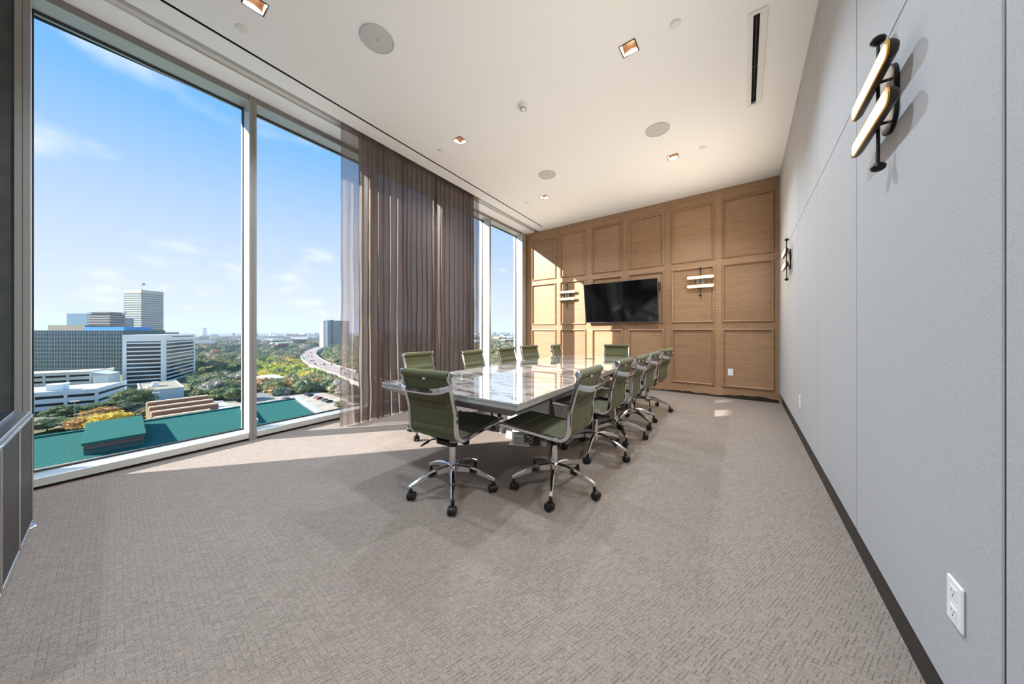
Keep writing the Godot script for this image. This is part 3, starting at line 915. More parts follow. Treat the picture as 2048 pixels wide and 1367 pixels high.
func make_chair() -> Node3D:
	var t := thing("office_chair", "", "chair", Vector3.ZERO, 0.0, "olive ribbed conference chairs")
	var prof := sling_profile()
	# ribbed sling
	var d := densify(prof, 0.0042)
	var arc := 0.0
	var lens := [0.0]
	for i in range(1, d.size()):
		arc += d[i].distance_to(d[i - 1]); lens.append(arc)
	var split := 0
	for i in d.size():
		if d[i].y > 0.50 or d[i].x > 0.18: split = i
	var hw := 0.206
	for piece in [["backrest", 0, split], ["seat", split, d.size() - 1]]:
		var g1 := []; var g2 := []
		for i in range(piece[1], piece[2] + 1):
			var tg: Vector2 = (d[mini(i + 1, d.size() - 1)] - d[maxi(i - 1, 0)]).normalized()
			var nn := Vector2(tg.y, -tg.x)
			var rib := 0.0
			if lens[i] > 0.13: rib = 0.013 * pow(absf(sin((lens[i] - 0.13) * PI / 0.056)), 0.45) if lens[i] < arc - 0.16 else 0.011
			var a: Vector2 = d[i] + nn * (0.003 + rib)
			var b: Vector2 = d[i] - nn * (0.003 + rib)
			var r1 := []; var r2 := []
			for k in 7:
				var x := lerpf(-hw, hw, k / 6.0)
				var e := 1.0 if k > 0 and k < 6 else 0.3
				r1.append(Vector3(x, lerpf(d[i].y, a.y, e), lerpf(d[i].x, a.x, e)))
				r2.append(Vector3(x, lerpf(d[i].y, b.y, e), lerpf(d[i].x, b.x, e)))
			g1.append(r1); g2.append(r2)
		var mb := MB.new()
		mb.sheet(g1, false); mb.sheet(g2, true)
		obj(piece[0], mb.mesh(), M.green, t)
	# head roll
	var roll := Transform3D(Basis(Vector3.FORWARD, PI / 2), Vector3(0, 0.915, 0.287))
	obj("head_roll", MB.new().lathe([Vector2(0, -0.214), Vector2(0.022, -0.214), Vector2(0.027, -0.206), Vector2(0.027, 0.206), Vector2(0.022, 0.214), Vector2(0, 0.214)], 18, roll).mesh(), M.green, t)
	for s in [-1, 1]:
		obj("end_cap", MB.new().lathe([Vector2(0, -0.01), Vector2(0.017, -0.01), Vector2(0.024, -0.004), Vector2(0.024, 0.006), Vector2(0.017, 0.012), Vector2(0, 0.012)], 18, Transform3D(Basis(Vector3.FORWARD, PI / 2), Vector3(s * 0.222, 0.915, 0.287))).mesh(), M.chrome, t)
		# cast side rail
		var hx := []; var ht := []
		var rail := []
		for i in range(0, prof.size() - 3):
			rail.append(prof[i]); hx.append(0.0115)
			var y: float = prof[i].y
			ht.append(0.0155 if i > 12 and i < 34 else 0.0135)
		obj("side_rail", MB.new().bar(rail, hx, ht, s * 0.215).mesh(), M.chrome, t)
	# bowed handle across the back
	var hp := []
	for k in 21:
		var q := k / 20.0
		var x := lerpf(-0.222, 0.222, q)
		var bow := 0.075 * (1.0 - pow(absf(q * 2.0 - 1.0), 5.0))
		hp.append(Vector3(x, 0.835 - bow * 0.32, 0.272 + bow))
	var hb := MB.new()
	for k in 20:
		var a: Vector3 = hp[k]; var b: Vector3 = hp[k + 1]
		var u := Vector3(0, 0.02, 0); var w := Vector3(0, 0, 0.009)
		var m := (a + b) * 0.5
		hb.qo(a + u + w * 0.4, b + u + w * 0.4, b + u * 0.4 + w, a + u * 0.4 + w, m); hb.qo(a + u * 0.4 + w, b + u * 0.4 + w, b - u * 0.4 + w, a - u * 0.4 + w, m)
		hb.qo(a - u * 0.4 + w, b - u * 0.4 + w, b - u + w * 0.4, a - u + w * 0.4, m); hb.qo(a - u + w * 0.4, b - u + w * 0.4, b - u - w, a - u - w, m)
		hb.qo(a - u - w, b - u - w, b + u - w, a + u - w, m); hb.qo(a + u - w, b + u - w, b + u + w * 0.4, a + u + w * 0.4, m)
	obj("back_handle", hb.mesh(), M.chrome, t)
	obj("care_label", MB.new().cbox(Vector3(-0.013, 0.874, 0.290), Vector3(0.013, 0.889, 0.300), 0.002).mesh(), M.tag, t)
	# cross bars under the seat
	for z in [0.10, -0.17]:
		var pth := []
		for k in 11:
			var q := k / 10.0
			pth.append(Vector3(lerpf(-0.212, 0.212, q), 0.452 - 0.05 * sin(q * PI), z))
		obj("seat_spreader", MB.new().tube(pth, 0.011, 8).mesh(), M.satin, t)
	var mc := MB.new()
	mc.cbox(Vector3(-0.065, 0.372, -0.14), Vector3(0.065, 0.418, 0.12), 0.012)
	mc.cbox(Vector3(-0.09, 0.385, -0.19), Vector3(0.09, 0.41, -0.10), 0.008)
	obj("tilt_mechanism", mc.mesh(), M.black_plastic, t)
	obj("tension_knob", MB.new().lathe([Vector2(0, 0.30), Vector2(0.026, 0.30), Vector2(0.03, 0.305), Vector2(0.03, 0.37), Vector2(0.02, 0.38), Vector2(0, 0.38)], 16, Transform3D(Basis(), Vector3(0, 0, -0.15))).mesh(), M.black_plastic, t)
	var lv := MB.new()
	lv.tube([Vector3(-0.05, 0.395, 0.03), Vector3(-0.16, 0.37, 0.06), Vector3(-0.215, 0.335, 0.075)], 0.006, 6)
	lv.tube([Vector3(-0.19, 0.352, 0.07), Vector3(-0.25, 0.31, 0.085)], 0.011, 8, 0.006)
	obj("lever", lv.mesh(), M.black_plastic, t)
	obj("gas_column", MB.new().lathe([Vector2(0.0, 0.12), Vector2(0.029, 0.12), Vector2(0.029, 0.27), Vector2(0.026, 0.345), Vector2(0.0, 0.345)], 18).mesh(), M.chrome, t)
	obj("column_neck", MB.new().lathe([Vector2(0.0, 0.335), Vector2(0.034, 0.335), Vector2(0.034, 0.36), Vector2(0.02, 0.375), Vector2(0, 0.375)], 16).mesh(), M.black_plastic, t)
	# five star foot
	var b := obj("star_base", MB.new().lathe([Vector2(0.0, 0.12), Vector2(0.036, 0.12), Vector2(0.04, 0.14), Vector2(0.038, 0.195), Vector2(0.031, 0.203), Vector2(0, 0.203)], 20).mesh(), M.chrome, t)
	var path := []; var hx := []; var ht := []
	for i in 12:
		var q := i / 11.0
		path.append(Vector2(lerpf(0.025, 0.318, q), 0.168 - 0.072 * pow(q, 1.5) + 0.010 * sin(q * PI)))
		hx.append(lerpf(0.019, 0.0125, q)); ht.append(lerpf(0.029, 0.014, q))
	var arm := MB.new().bar(path, hx, ht).mesh()
	var st := MB.new()
	st.lathe([Vector2(0, 0.045), Vector2(0.009, 0.045), Vector2(0.012, 0.07), Vector2(0.012, 0.085), Vector2(0, 0.085)], 10)
	# hood over twin wheels
	var hood := PackedVector2Array()
	for k in 13:
		var a := deg_to_rad(-10.0 + 190.0 * k / 12.0)
		hood.append(Vector2(cos(a) * 0.031 - 0.012, sin(a) * 0.031 + 0.029))
	st.extrude(hood, -0.009, 0.009, Transform3D(Basis(Vector3.UP, 0.0), Vector3.ZERO))
	var stem := st.mesh()
	var wheel := MB.new()
	for s in [-1, 1]:
		wheel.lathe([Vector2(0, -0.01), Vector2(0.024, -0.01), Vector2(0.0285, -0.006), Vector2(0.0285, 0.006), Vector2(0.022, 0.01), Vector2(0, 0.01)], 18, Transform3D(Basis(Vector3.RIGHT, PI / 2), Vector3(-0.012, 0.0285, s * 0.0185)))
	var wm := wheel.mesh()
	rng.seed = 12
	for k in 5:
		var bz := Basis(Vector3.UP, TAU * k / 5)
		obj("arm", arm, M.chrome, b, Transform3D(bz, Vector3.ZERO))
		var cs := obj("caster", stem, M.black_plastic, b, Transform3D(Basis(Vector3.UP, rng.randf() * TAU), bz * Vector3(0, 0, 0.31)))
		cs.name = "caster"
		obj("wheel", wm, M.black_plastic, b, cs.transform)
	return t

func chairs() -> void:
	# base position (x, z), turn of the seat, turn of the star, what sets it apart
	var list := [
		[-1.751, -1.555, 7.3, -24.2, "olive ribbed chair at the near end of the table, its back to the viewer"],
		[-1.161, -2.044, 93.4, 25.8, "nearest olive ribbed chair on the right side, seat turned toward the table"],
		[-1.18, -2.90, 91.0, 10.0, "second olive chair on the right side of the table"],
		[-1.17, -3.45, 94.0, 40.0, "third olive chair on the right side of the table"],
		[-1.18, -4.10, 90.0, 60.0, "fourth olive chair on the right side of the table"],
		[-1.19, -4.98, 84.0, 20.0, "farthest olive chair on the right side of the table"],
		[-2.92, -2.30, -86.0, 15.0, "first olive chair on the window side, backed by the curtain"],
		[-2.65, -2.98, -83.0, 50.0, "second olive chair on the window side of the table"],
		[-2.72, -3.80, -87.0, 5.0, "third olive chair on the window side, before the last window"],
		[-2.82, -4.53, -97.0, 30.0, "fourth olive chair on the window side, by the corner post"],
		[-2.60, -5.20, -82.0, 44.0, "last olive chair on the window side, before the sunlit oak"],
		[-1.87, -5.53, 194.0, 12.0, "olive chair at the far end of the table under the television"]]
	var proto: Node3D = null
	for e in list:
		var c: Node3D
		if proto == null:
			proto = make_chair()
			c = proto
			c.set_meta("label", e[4])
			c.position = Vector3(e[0], 0, e[1]); c.rotation.y = deg_to_rad(e[2])
		else:
			c = dup(proto, Vector3(e[0], 0, e[1]), deg_to_rad(e[2]), e[4])
		c.get_node("star_base").rotation.y = deg_to_rad(e[3] - e[2])

func curtains() -> void:
	var list := [[1.69, 3.20, 16.0, 3, 0.36, "left sheer taupe curtain hanging to the carpet, with a loose leading edge"], [3.235, 4.36, 12.0, 8, 0.325, "right sheer taupe curtain overlapping the left one"]]
	for e in list:
		var t := thing("sheer_curtain", e[5], "curtain", WO, WA, "sheer taupe curtains at the windows")
		rng.seed = e[3]
		var folds := []
		var x := 0.0
		while x < 1.0:
			var wdt: float = rng.randf_range(0.7, 1.4) / e[2]
			folds.append([x, wdt, rng.randf_range(0.75, 1.25)])
			x += wdt
		var N := folds.size()
		var nz := FastNoiseLite.new(); nz.seed = e[3]; nz.frequency = 0.9
		var rows := 26
		var at := func(p: float, y: float) -> Vector3:
			# p counts folds from 0 to N
			var i := clampi(int(p), 0, N - 1)
			var q := p - i
			var f: Array = folds[i]
			var loose := 1.0
			if e[3] == 3: loose = smoothstep(0.6, 3.2, p) * 0.9 + 0.1
			if e[3] == 8: loose = 1.0 - 0.85 * smoothstep(N - 2.2, N - 0.3, p)
			var low := 1.0 - y / H
			var amp: float = 0.042 * f[2] * loose * (0.75 + 0.55 * low) 
			var u: float = f[0] + f[1] * (q + 0.2 * loose * sin(q * TAU * 2.0) * (0.6 + 0.5 * low))
			var sway := nz.get_noise_2d(p * 0.7, y * 0.8) * 0.022 * (0.25 + low)
			var s: float = lerpf(e[0], e[1], clampf(u, -0.01, 1.01)) + nz.get_noise_2d(p * 0.35 + 50, y * 0.6) * 0.035 * low
			return Vector3(e[4] + amp * sin(q * TAU) + sway, y, -s)
		var per := 14
		for part in [["side_hem", 0.13, H + 0.12, rows, M.hem], ["leading_edge", 0.13, H + 0.12, rows, M.curtain_edge], ["drape", 0.13, H + 0.12, rows, M.curtain], ["hem", 0.012, 0.13, 4, M.hem]]:
			var g := []
			for j in part[3] + 1:
				var y := lerpf(part[1], part[2], float(j) / part[3])
				var row := []
				var cut := int(per * 2.2)
				var k0 := 0; var k1 := N * per
				if part[0] == "drape": k0 = cut if e[3] == 3 else 0; k1 = N * per if e[3] == 3 else N * per - cut
				elif part[0] == "side_hem": k0 = 0 if e[3] == 3 else N * per - 3; k1 = 3 if e[3] == 3 else N * per
				elif part[0] == "leading_edge": k0 = 0 if e[3] == 3 else N * per - cut; k1 = cut if e[3] == 3 else N * per
				for k in range(k0, k1 + 1): row.append(at.call(float(k) / per, y))
				g.append(row)
			obj(part[0], MB.new().sheet(g, true).mesh(), part[4], t)

# ---------------------------------------------------------------- the city outside
func city_materials() -> void:
	M.teal = textured(noise_tex(0.03, [[0.1, Color8(44, 92, 86)], [0.9, Color8(64, 116, 106)]], 512), 0.25, 0.7)
	M.teal.metallic_specular = 0.12
	M.teal_dark = mat(Color8(64, 100, 104), 0.7)
	M.fascia = mat(Color8(112, 84, 82), 0.7)
	M.coping = mat(Color8(176, 186, 206), 0.5)
	M.terracotta = mat(Color8(132, 98, 82), 0.85)
	M.cream_edge = mat(Color8(228, 198, 160), 0.8)
	M.concrete = mat(Color8(206, 206, 196), 0.85)
	M.concrete_white = mat(Color8(250, 250, 246), 0.8)
	M.concrete_blue = mat(Color8(198, 210, 216), 0.8)
	M.roof_pale = mat(Color8(216, 208, 196), 0.9)
	M.roof_tan = mat(Color8(150, 142, 122), 0.9)
	M.dark_gap = mat(Color8(46, 48, 46), 0.8)
	M.office_glass = mat(Color8(44, 54, 60), 0.12, 0.0, 0.7)
	M.curtain_glass = mat(Color8(70, 96, 104), 0.06, 0.75, 0.8)
	M.blue_glass = mat(Color8(130, 164, 178), 0.2, 0.2, 0.6)
	M.blue_strip = mat(Color8(70, 150, 215), 0.4)
	M.fin = mat(Color8(112, 130, 134), 0.6)
	M.tower = mat(Color8(182, 182, 162), 0.7)
	M.tower_glass = mat(Color8(104, 116, 112), 0.3)
	M.brown_tower = mat(Color8(150, 140, 130), 0.7)
	M.asphalt = mat(Color8(128, 126, 124), 0.95)
	M.road = textured(noise_tex(0.02, [[0.0, Color8(146, 132, 122)], [1.0, Color8(170, 156, 146)]], 256), 0.02, 0.95)
	M.paving = textured(noise_tex(0.015, [[0.0, Color8(150, 140, 124)], [1.0, Color8(186, 176, 158)]], 256), 0.02, 0.95)
	M.land = textured(noise_tex(0.012, [[0.0, Color8(64, 78, 50)], [0.35, Color8(92, 98, 66)], [0.6, Color8(124, 116, 84)], [0.8, Color8(92, 104, 62)], [1.0, Color8(150, 140, 116)]], 1024), 0.0016, 1.0)
	M.bark = mat(Color8(84, 70, 60), 0.95)
	M.leaf = {}
	for e in [["oak", Color8(78, 96, 62), Color8(134, 146, 96)], ["orange", Color8(160, 116, 66), Color8(214, 166, 100)], ["yellow", Color8(190, 162, 54), Color8(242, 214, 92)], ["lime", Color8(140, 150, 60), Color8(208, 208, 104)], ["olive", Color8(114, 116, 84), Color8(164, 158, 112)], ["bare", Color8(148, 136, 124), Color8(190, 178, 162)], ["evergreen", Color8(66, 84, 68), Color8(108, 126, 96)]]:
		M.leaf[e[0]] = textured(noise_tex(0.06, [[0.2, e[1].lightened(0.16)], [0.8, e[2].lightened(0.16)]], 256, FastNoiseLite.TYPE_SIMPLEX_SMOOTH, 4, e[0].length()), 0.22, 0.95)
		M.leaf[e[0]].backlight_enabled = true
		M.leaf[e[0]].backlight = Color(0.62, 0.62, 0.45)
	M.car = [mat(Color8(226, 226, 226), 0.3), mat(Color8(40, 42, 46), 0.3), mat(Color8(120, 124, 130), 0.3), mat(Color8(130, 40, 36), 0.3)]

# lumpy crown of unit radius with loose leaf sprays, standing on y = 0
func crown(seed_: int, leaves: int, rings := 10, squash := 0.8) -> ArrayMesh:
	var n := FastNoiseLite.new(); n.seed = seed_; n.frequency = 1.1; n.fractal_octaves = 3
	var mb := MB.new()
	var g := []
	var at := func(d: Vector3) -> Vector3:
		var r := 1.0 + n.get_noise_3d(d.x * 1.3, d.y * 1.3, d.z * 1.3) * 0.55
		var p: Vector3 = d * r
		p.y = p.y * squash + squash * 0.9
		if p.y < 0.12: p.y = 0.12 + (p.y - 0.12) * 0.2
		return p
	var seg := rings * 2
	for i in rings + 1:
		var row := []
		var th := PI * i / rings
		for k in seg + 1:
			var a := TAU * (k % seg) / seg
			row.append(at.call(Vector3(sin(th) * cos(a), cos(th), sin(th) * sin(a))))
		g.append(row)
	for i in rings:
		for k in seg:
			mb.fo(g[i][k], g[i + 1][k], g[i + 1][k + 1], Vector3(0, squash, 0))
			mb.fo(g[i][k], g[i + 1][k + 1], g[i][k + 1], Vector3(0, squash, 0))
	var r := RandomNumberGenerator.new(); r.seed = seed_
	for i in leaves:
		var d := Vector3(r.randfn(), r.randfn() * 0.9 + 0.25, r.randfn()).normalized()
		var p: Vector3 = at.call(d) * r.randf_range(0.97, 1.10)
		var u := Vector3(r.randfn(), r.randfn(), r.randfn()).normalized() * r.randf_range(0.06, 0.13)
		var w := u.cross(d).normalized() * u.length() * 0.9
		mb.fo(p - u, p + w, p + u, Vector3(0, squash, 0))
		mb.fo(p - u * 0.6, p + d * 0.12, p + w * 0.8, Vector3(0, squash, 0))
	return mb.mesh()

func ring_box(w: float, h: float, d: float, y0: float, out := 0.0) -> ArrayMesh:
	return MB.new().box(Vector3(-w / 2 - out, y0, -d / 2 - out), Vector3(w / 2 + out, y0 + h, d / 2 + out)).mesh()

# slab building: dark glazed core, a proud band at every floor, corner piers
func banded(called: String, label: String, at: Vector3, turn: float, w: float, d: float, h: float, floors: int, wall: Material, glass: Material, band := 0.4, top := 3.0, piers := true) -> Node3D:
	var t := thing(called, label, "building", at, turn)
	obj("glazed_core", ring_box(w, h, d, 0.0), glass, t)
	var fh := (h - top) / floors
	var bm := ring_box(w, fh * band, d, 0.0, 0.35)
	for i in floors + 1:
		if i == floors: break
		obj("spandrel", bm, wall, t, Transform3D(Basis(), Vector3(0, i * fh, 0)))
	obj("parapet", ring_box(w, top + fh * band * 0.3, d, h - top, 0.35), wall, t)
	if piers:
		for sx in [-1, 1]:
			for sz in [-1, 1]:
				obj("pier", MB.new().box(Vector3(-1.6, 0, -1.6), Vector3(1.6, h, 1.6)).mesh(), wall, t, Transform3D(Basis(), Vector3(sx * (w / 2 - 1.0), 0, sz * (d / 2 - 1.0))))
	return t

func garage(called: String, label: String, at: Vector3, turn: float, w: float, d: float, h: float, decks: int, bays: int, wall: Material) -> Node3D:
	# local x along the front, front towards +z
	var t := thing(called, label, "parking garage", at, turn)
	obj("core", MB.new().box(Vector3(-w / 2 + 0.6, 0, -d + 0.6), Vector3(w / 2 - 0.6, h - 1.2, -0.6)).mesh(), M.dark_gap, t)
	var fh := h / decks
	for i in decks:
		var m := MB.new()
		m.box(Vector3(-w / 2, (i + 1) * fh - fh * 0.62, -0.5), Vector3(w / 2, (i + 1) * fh, 0.0))
		m.box(Vector3(w / 2 - 0.5, (i + 1) * fh - fh * 0.62, -d), Vector3(w / 2, (i + 1) * fh, -0.5))
		obj("parapet", m.mesh(), wall, t)
	for i in bays + 1:
		obj("column", MB.new().box(Vector3(-w / 2 + w * i / bays - 0.6, 0, -0.6), Vector3(-w / 2 + w * i / bays + 0.6, h, 0.15)).mesh(), wall, t)
	obj("roof_deck", MB.new().box(Vector3(-w / 2 + 0.5, h - 1.2, -d), Vector3(w / 2 - 0.5, h - 0.9, -0.5)).mesh(), M.roof_pale, t)
	return t

func city() -> void:
	city_materials()
	var g := structure("floor_outdoor", "flat wooded city land spreading to the horizon", "ground")
	obj("land", MB.new().box(Vector3(-9000, GROUND - 2, -7000), Vector3(-25, GROUND, 5000)).mesh(), M.land, g)
	obj("paving", MB.new().box(Vector3(-180, GROUND, -120), Vector3(-60, GROUND + 0.05, 60)).mesh(), M.paving, g)
	obj("street", MB.new().box(Vector3(-296, GROUND, -70), Vector3(-262, GROUND + 0.06, 90)).mesh(), M.asphalt, g)
	obj("car_park", MB.new().box(Vector3(-262, GROUND, -95), Vector3(-190, GROUND + 0.07, -38)).mesh(), M.paving, g)

	# teal roof of the neighbour just below
	var t := thing("roof", "teal metal roof of the lower neighbouring building just outside", "roof", Vector3(-75, -13, 0))
	var rl := MB.new()
	rl.quad(Vector3(40, -4.2, 30), Vector3(40, -4.2, -22.6), Vector3(0, 0, -23.2), Vector3(0, 0, 30))
	rl.quad(Vector3(-14, -5, 30), Vector3(0, 0, 30), Vector3(0, 0, -23.2), Vector3(-14, -5, -23.2))
	obj("roof_plane", rl.mesh(), M.teal, t)
	obj("gable_wall", MB.new().extrude(PackedVector2Array([Vector2(-14, -5), Vector2(0, 0), Vector2(40, -4.2), Vector2(40, -32), Vector2(-14, -32)]), -22.6, -23.0).mesh(), M.concrete, t)
	obj("gable_coping", MB.new().box(Vector3(-0.2, -0.1, -23.6), Vector3(40, 0.45, -22.95), Transform3D(Basis(Vector3.FORWARD, 0.1046), Vector3.ZERO)).mesh(), M.coping, t)
	obj("ridge_cap", MB.new().box(Vector3(-0.3, -0.05, -23.2), Vector3(0.3, 0.16, 30)).mesh(), M.teal, t)
	obj("wall", MB.new().box(Vector3(-13.5, -32, -22.5), Vector3(39.5, -5.2, 30)).mesh(), M.concrete, t)
	var dm := thing("roof_dormer", "raised teal dormer block with brown underside on the teal roof", "dormer", Vector3(-68.5, -13.5, 0.0))
	obj("dormer_roof", MB.new().extrude(PackedVector2Array([Vector2(-5.5, 1.35), Vector2(4.6, 0.72), Vector2(4.6, 1.02), Vector2(-5.5, 1.7)]), -2.55, 2.5).mesh(), M.teal, dm)
	obj("fascia", MB.new().box(Vector3(4.0, 0.15, -2.4), Vector3(4.45, 0.74, 2.35)).mesh(), M.fascia, dm)
	obj("cheek_wall", MB.new().extrude(PackedVector2Array([Vector2(-5.4, -0.5), Vector2(4.0, -1.6), Vector2(4.0, 0.76), Vector2(-5.4, 1.36)]), -2.4, 2.35).mesh(), M.teal_dark, dm)
	var hip := thing("roof_hip", "short pale ridge spur standing on the teal roof before the mullion", "roof ridge", Vector3(-73.5, -13, -14.3))
	obj("spur", MB.new().box(Vector3(0, -0.3, -0.3), Vector3(9, 0.5, 0.3), Transform3D(Basis(Vector3.FORWARD, 0.13), Vector3(0, 0.1, 0))).mesh(), M.coping, hip)

	# terracotta fins of the low building behind it
	for i in 4:
		var e: Array = [[-229.0, -30.5], [-214.2, -30.2], [-200.7, -30.2], [-187.0, -25.5]][i]
		var fw := thing("terracotta_wall", ["farthest and highest looking", "second from the back", "third from the back", "nearest and lowest looking"][i] + " of four long parallel terracotta walls", "wall", Vector3(e[0], GROUND, -20.0), 0, "parallel terracotta walls")
		obj("wall_slab", MB.new().box(Vector3(-0.6, 0, e[1] + 20.0), Vector3(0.6, 11.4, 10.4)).mesh(), M.terracotta, fw)
		obj("capping", MB.new().box(Vector3(-0.8, 11.4, e[1] + 20.0), Vector3(0.8, 11.9, 10.7)).mesh(), M.cream_edge, fw)
		obj("end_strip", MB.new().box(Vector3(-0.8, 0, 10.4), Vector3(0.8, 11.4, 10.9)).mesh(), M.cream_edge, fw)
	var lr := thing("low_roof", "pale flat roof strip between the terracotta walls", "roof", Vector3(-208, GROUND, -22))
	obj("roof_deck", MB.new().box(Vector3(-20, 0, -14), Vector3(20, 8.0, 10)).mesh(), M.roof_pale, lr)

	# flat roofed block with plant units
	var fb := thing("flat_roof_building", "low grey building with tan flat roof in front of white office", "building", Vector3(-328, GROUND, -19.2))
	obj("wall", MB.new().box(Vector3(-22, 0, -9.4), Vector3(24, 7.6, 9.2)).mesh(), M.concrete_blue, fb)
	obj("roof", MB.new().box(Vector3(-21.4, 7.6, -8.8), Vector3(23.4, 7.8, 8.6)).mesh(), M.roof_tan, fb)
	for e in [[-22, 24, 8.7, 9.4], [-22, 24, -9.6, -8.9], [-22.2, -21.5, -9.4, 9.2], [23.5, 24.2, -9.4, 9.2]]:
		obj("parapet", MB.new().box(Vector3(e[0], 7.4, e[2]), Vector3(e[1], 8.2, e[3])).mesh(), M.concrete, fb)
	for e in [[2, 2.2, 4.2, 3.0, 3.0], [3.5, 5.4, 2.6, 1.6, 1.4], [9, 5.6, 1.8, 1.2, 0.9], [-6, 3.2, 1.2, 1.2, 1.0]]:
		obj("plant_unit", MB.new().box(Vector3(e[0] - e[2] / 2, 7.8, e[1] - e[3] / 2), Vector3(e[0] + e[2] / 2, 7.8 + e[4], e[1] + e[3] / 2)).mesh(), M.concrete_white, fb)

	# garages
	garage("parking_garage", "nearer pale blue parking garage with a wide roof deck", Vector3(-311, GROUND, 27.5), 1.24, 44.0, 36.0, 12.2, 3, 4, M.concrete_blue)
	var g2 := garage("parking_garage", "farther cream parking garage with three dark openings rows", Vector3(-412, GROUND, 32), 1.19, 44.0, 30.0, 15.0, 4, 4, M.concrete)
	var st := thing("stair_house", "white stair box on the nearer garage roof", "roof box", Vector3(-322, GROUND + 11.2, 20.5), 1.24)
	obj("box", MB.new().box(Vector3(-3, 0, -3), Vector3(3, 3.6, 3)).mesh(), M.concrete_blue, st)
	obj("lid", MB.new().box(Vector3(-3.2, 3.6, -3.2), Vector3(3.2, 3.9, 3.2)).mesh(), M.concrete_white, st)
	var kb := thing("kiosk", "small white gabled kiosk beside the cream garage", "kiosk", Vector3(-402, GROUND, 4.5), 1.2)
	obj("wall", MB.new().box(Vector3(-4, 0, -9), Vector3(4, 12.0, 6)).mesh(), M.concrete_white, kb)
	obj("roof", MB.new().extrude(PackedVector2Array([Vector2(-4.4, 12.0), Vector2(4.4, 12.0), Vector2(4.4, 12.5), Vector2(-4.4, 14.5)]), -9.4, 6.4).mesh(), M.concrete_blue, kb)

	# big glazed office block
	var gl := thing("glass_office", "long dark glazed office block with fine mullions at far left", "building", Vector3(-575.7, GROUND, 31.5), 0.0)
	var dirv := Vector3(95.9, 0, -73.4).normalized()
	var ang := atan2(-dirv.z, dirv.x)
	gl.rotation.y = ang
	obj("glass_body", MB.new().box(Vector3(-60, 0, -40), Vector3(60, 46.5, 0)).mesh(), M.curtain_glass, gl)
	var fin := MB.new().box(Vector3(-0.12, 0, 0), Vector3(0.12, 46.5, 0.3)).mesh()
	for i in 41: obj("mullion_fin", fin, M.fin, gl, Transform3D(Basis(), Vector3(-60 + i * 3.0, 0, 0)))
	var fb2 := MB.new().box(Vector3(-60, -0.16, 0), Vector3(60, 0.16, 0.3)).mesh()
	for i in 11: obj("floor_line", fb2, M.fin, gl, Transform3D(Basis(), Vector3(0, 2.0 + i * 4.2, 0)))
	obj("penthouse", MB.new().box(Vector3(-26, 46.5, -30), Vector3(14, 52.5, -4)).mesh(), M.roof_tan, gl)
	obj("plant_screen", MB.new().box(Vector3(14, 46.5, -28), Vector3(58, 50.5, -3)).mesh(), M.blue_strip, gl)
	obj("roof_parapet", MB.new().box(Vector3(-60.3, 46.5, -40), Vector3(60.3, 47.0, 0.4)).mesh(), M.fin, gl)

	# white ribbon window office: its two visible faces meet at a broad corner pier
	var wo := thing("white_office", "white office building with dark ribbon windows and broad corner pier", "building", Vector3(-410.7, GROUND, -26.9), 0.0)
	wo.rotation.y = atan2(-25.6, 63.6) + PI         # local x runs back along the long face
	wo.rotation.y = atan2(25.6, -63.6)
	obj("glazed_core", MB.new().box(Vector3(0.5, 0, -23.6), Vector3(68, 39, -0.5)).mesh(), M.office_glass, wo)
	var bands := MB.new()
	bands.box(Vector3(0.0, 0, -24.2), Vector3(68.6, 1.12, 0.0))
	var bmesh := bands.mesh()
	for i in 11: obj("spandrel", bmesh, M.concrete_white, wo, Transform3D(Basis(), Vector3(0, i * 3.5, 0)))
	obj("parapet", MB.new().box(Vector3(-0.1, 37.2, -24.3), Vector3(68.7, 42.8, 0.1)).mesh(), M.concrete_white, wo)
	obj("louvre_slot", MB.new().box(Vector3(14, 40.6, 0.0), Vector3(64, 41.3, 0.2)).mesh(), M.dark_gap, wo)
	for e in [[-0.5, 2.2, -2.2, 0.5], [-0.4, 0.9, -24.6, -22.6], [66.4, 69.0, -1.6, 0.4]]:
		obj("pier", MB.new().box(Vector3(e[0], 0, e[2]), Vector3(e[1], 42.8, e[3])).mesh(), M.concrete_white, wo)
	obj("roof_emblem", MB.new().lathe([Vector2(0, 0.1), Vector2(1.1, 0.1), Vector2(1.1, 0.0)], 12, Transform3D(Basis(Vector3.FORWARD, PI / 2) , Vector3(-0.05, 40.2, -5.0))).mesh(), M.fin, wo)

	# towers beyond
	var a1 := atan2(63.0, 40.0)
	banded("office_tower", "tall beige office tower rising highest on the skyline", Vector3(-1108, GROUND, -41), 0.55, 46.0, 40.0, 138.0, 26, M.tower, M.tower_glass, 0.5, 7.0, false)
	var fl := thing("flag", "small flag flying above the tall beige tower", "flag", Vector3(-1100, GROUND + 138, -38), 0.6)
	obj("pole", MB.new().tube([Vector3(0, 0, 0), Vector3(0, 19, 0)], 0.25, 6).mesh(), M.fin, fl)
	var cloth := []
	for i in 9:
		cloth.append([Vector3(i * 1.2, 18.5 - i * 0.1, sin(i * 0.9) * 0.6), Vector3(i * 1.2, 13.6 - i * 0.1, sin(i * 0.9 + 0.4) * 0.6)])
	obj("cloth", MB.new().sheet(cloth).mesh(), mat(Color8(116, 124, 140), 0.9), fl)
	banded("podium_building", "low grey striped podium building at foot of tall tower", Vector3(-1000, GROUND, -44), 0.65, 92.0, 30.0, 43.0, 9, M.tower_glass, M.office_glass, 0.5, 3.0, false)
	banded("blue_tower", "flat blue glass slab tower left of the brown one", Vector3(-1036, GROUND, 36), 0.65, 40.0, 22.0, 80.0, 20, M.blue_glass, M.blue_glass, 0.15, 2.0, false)
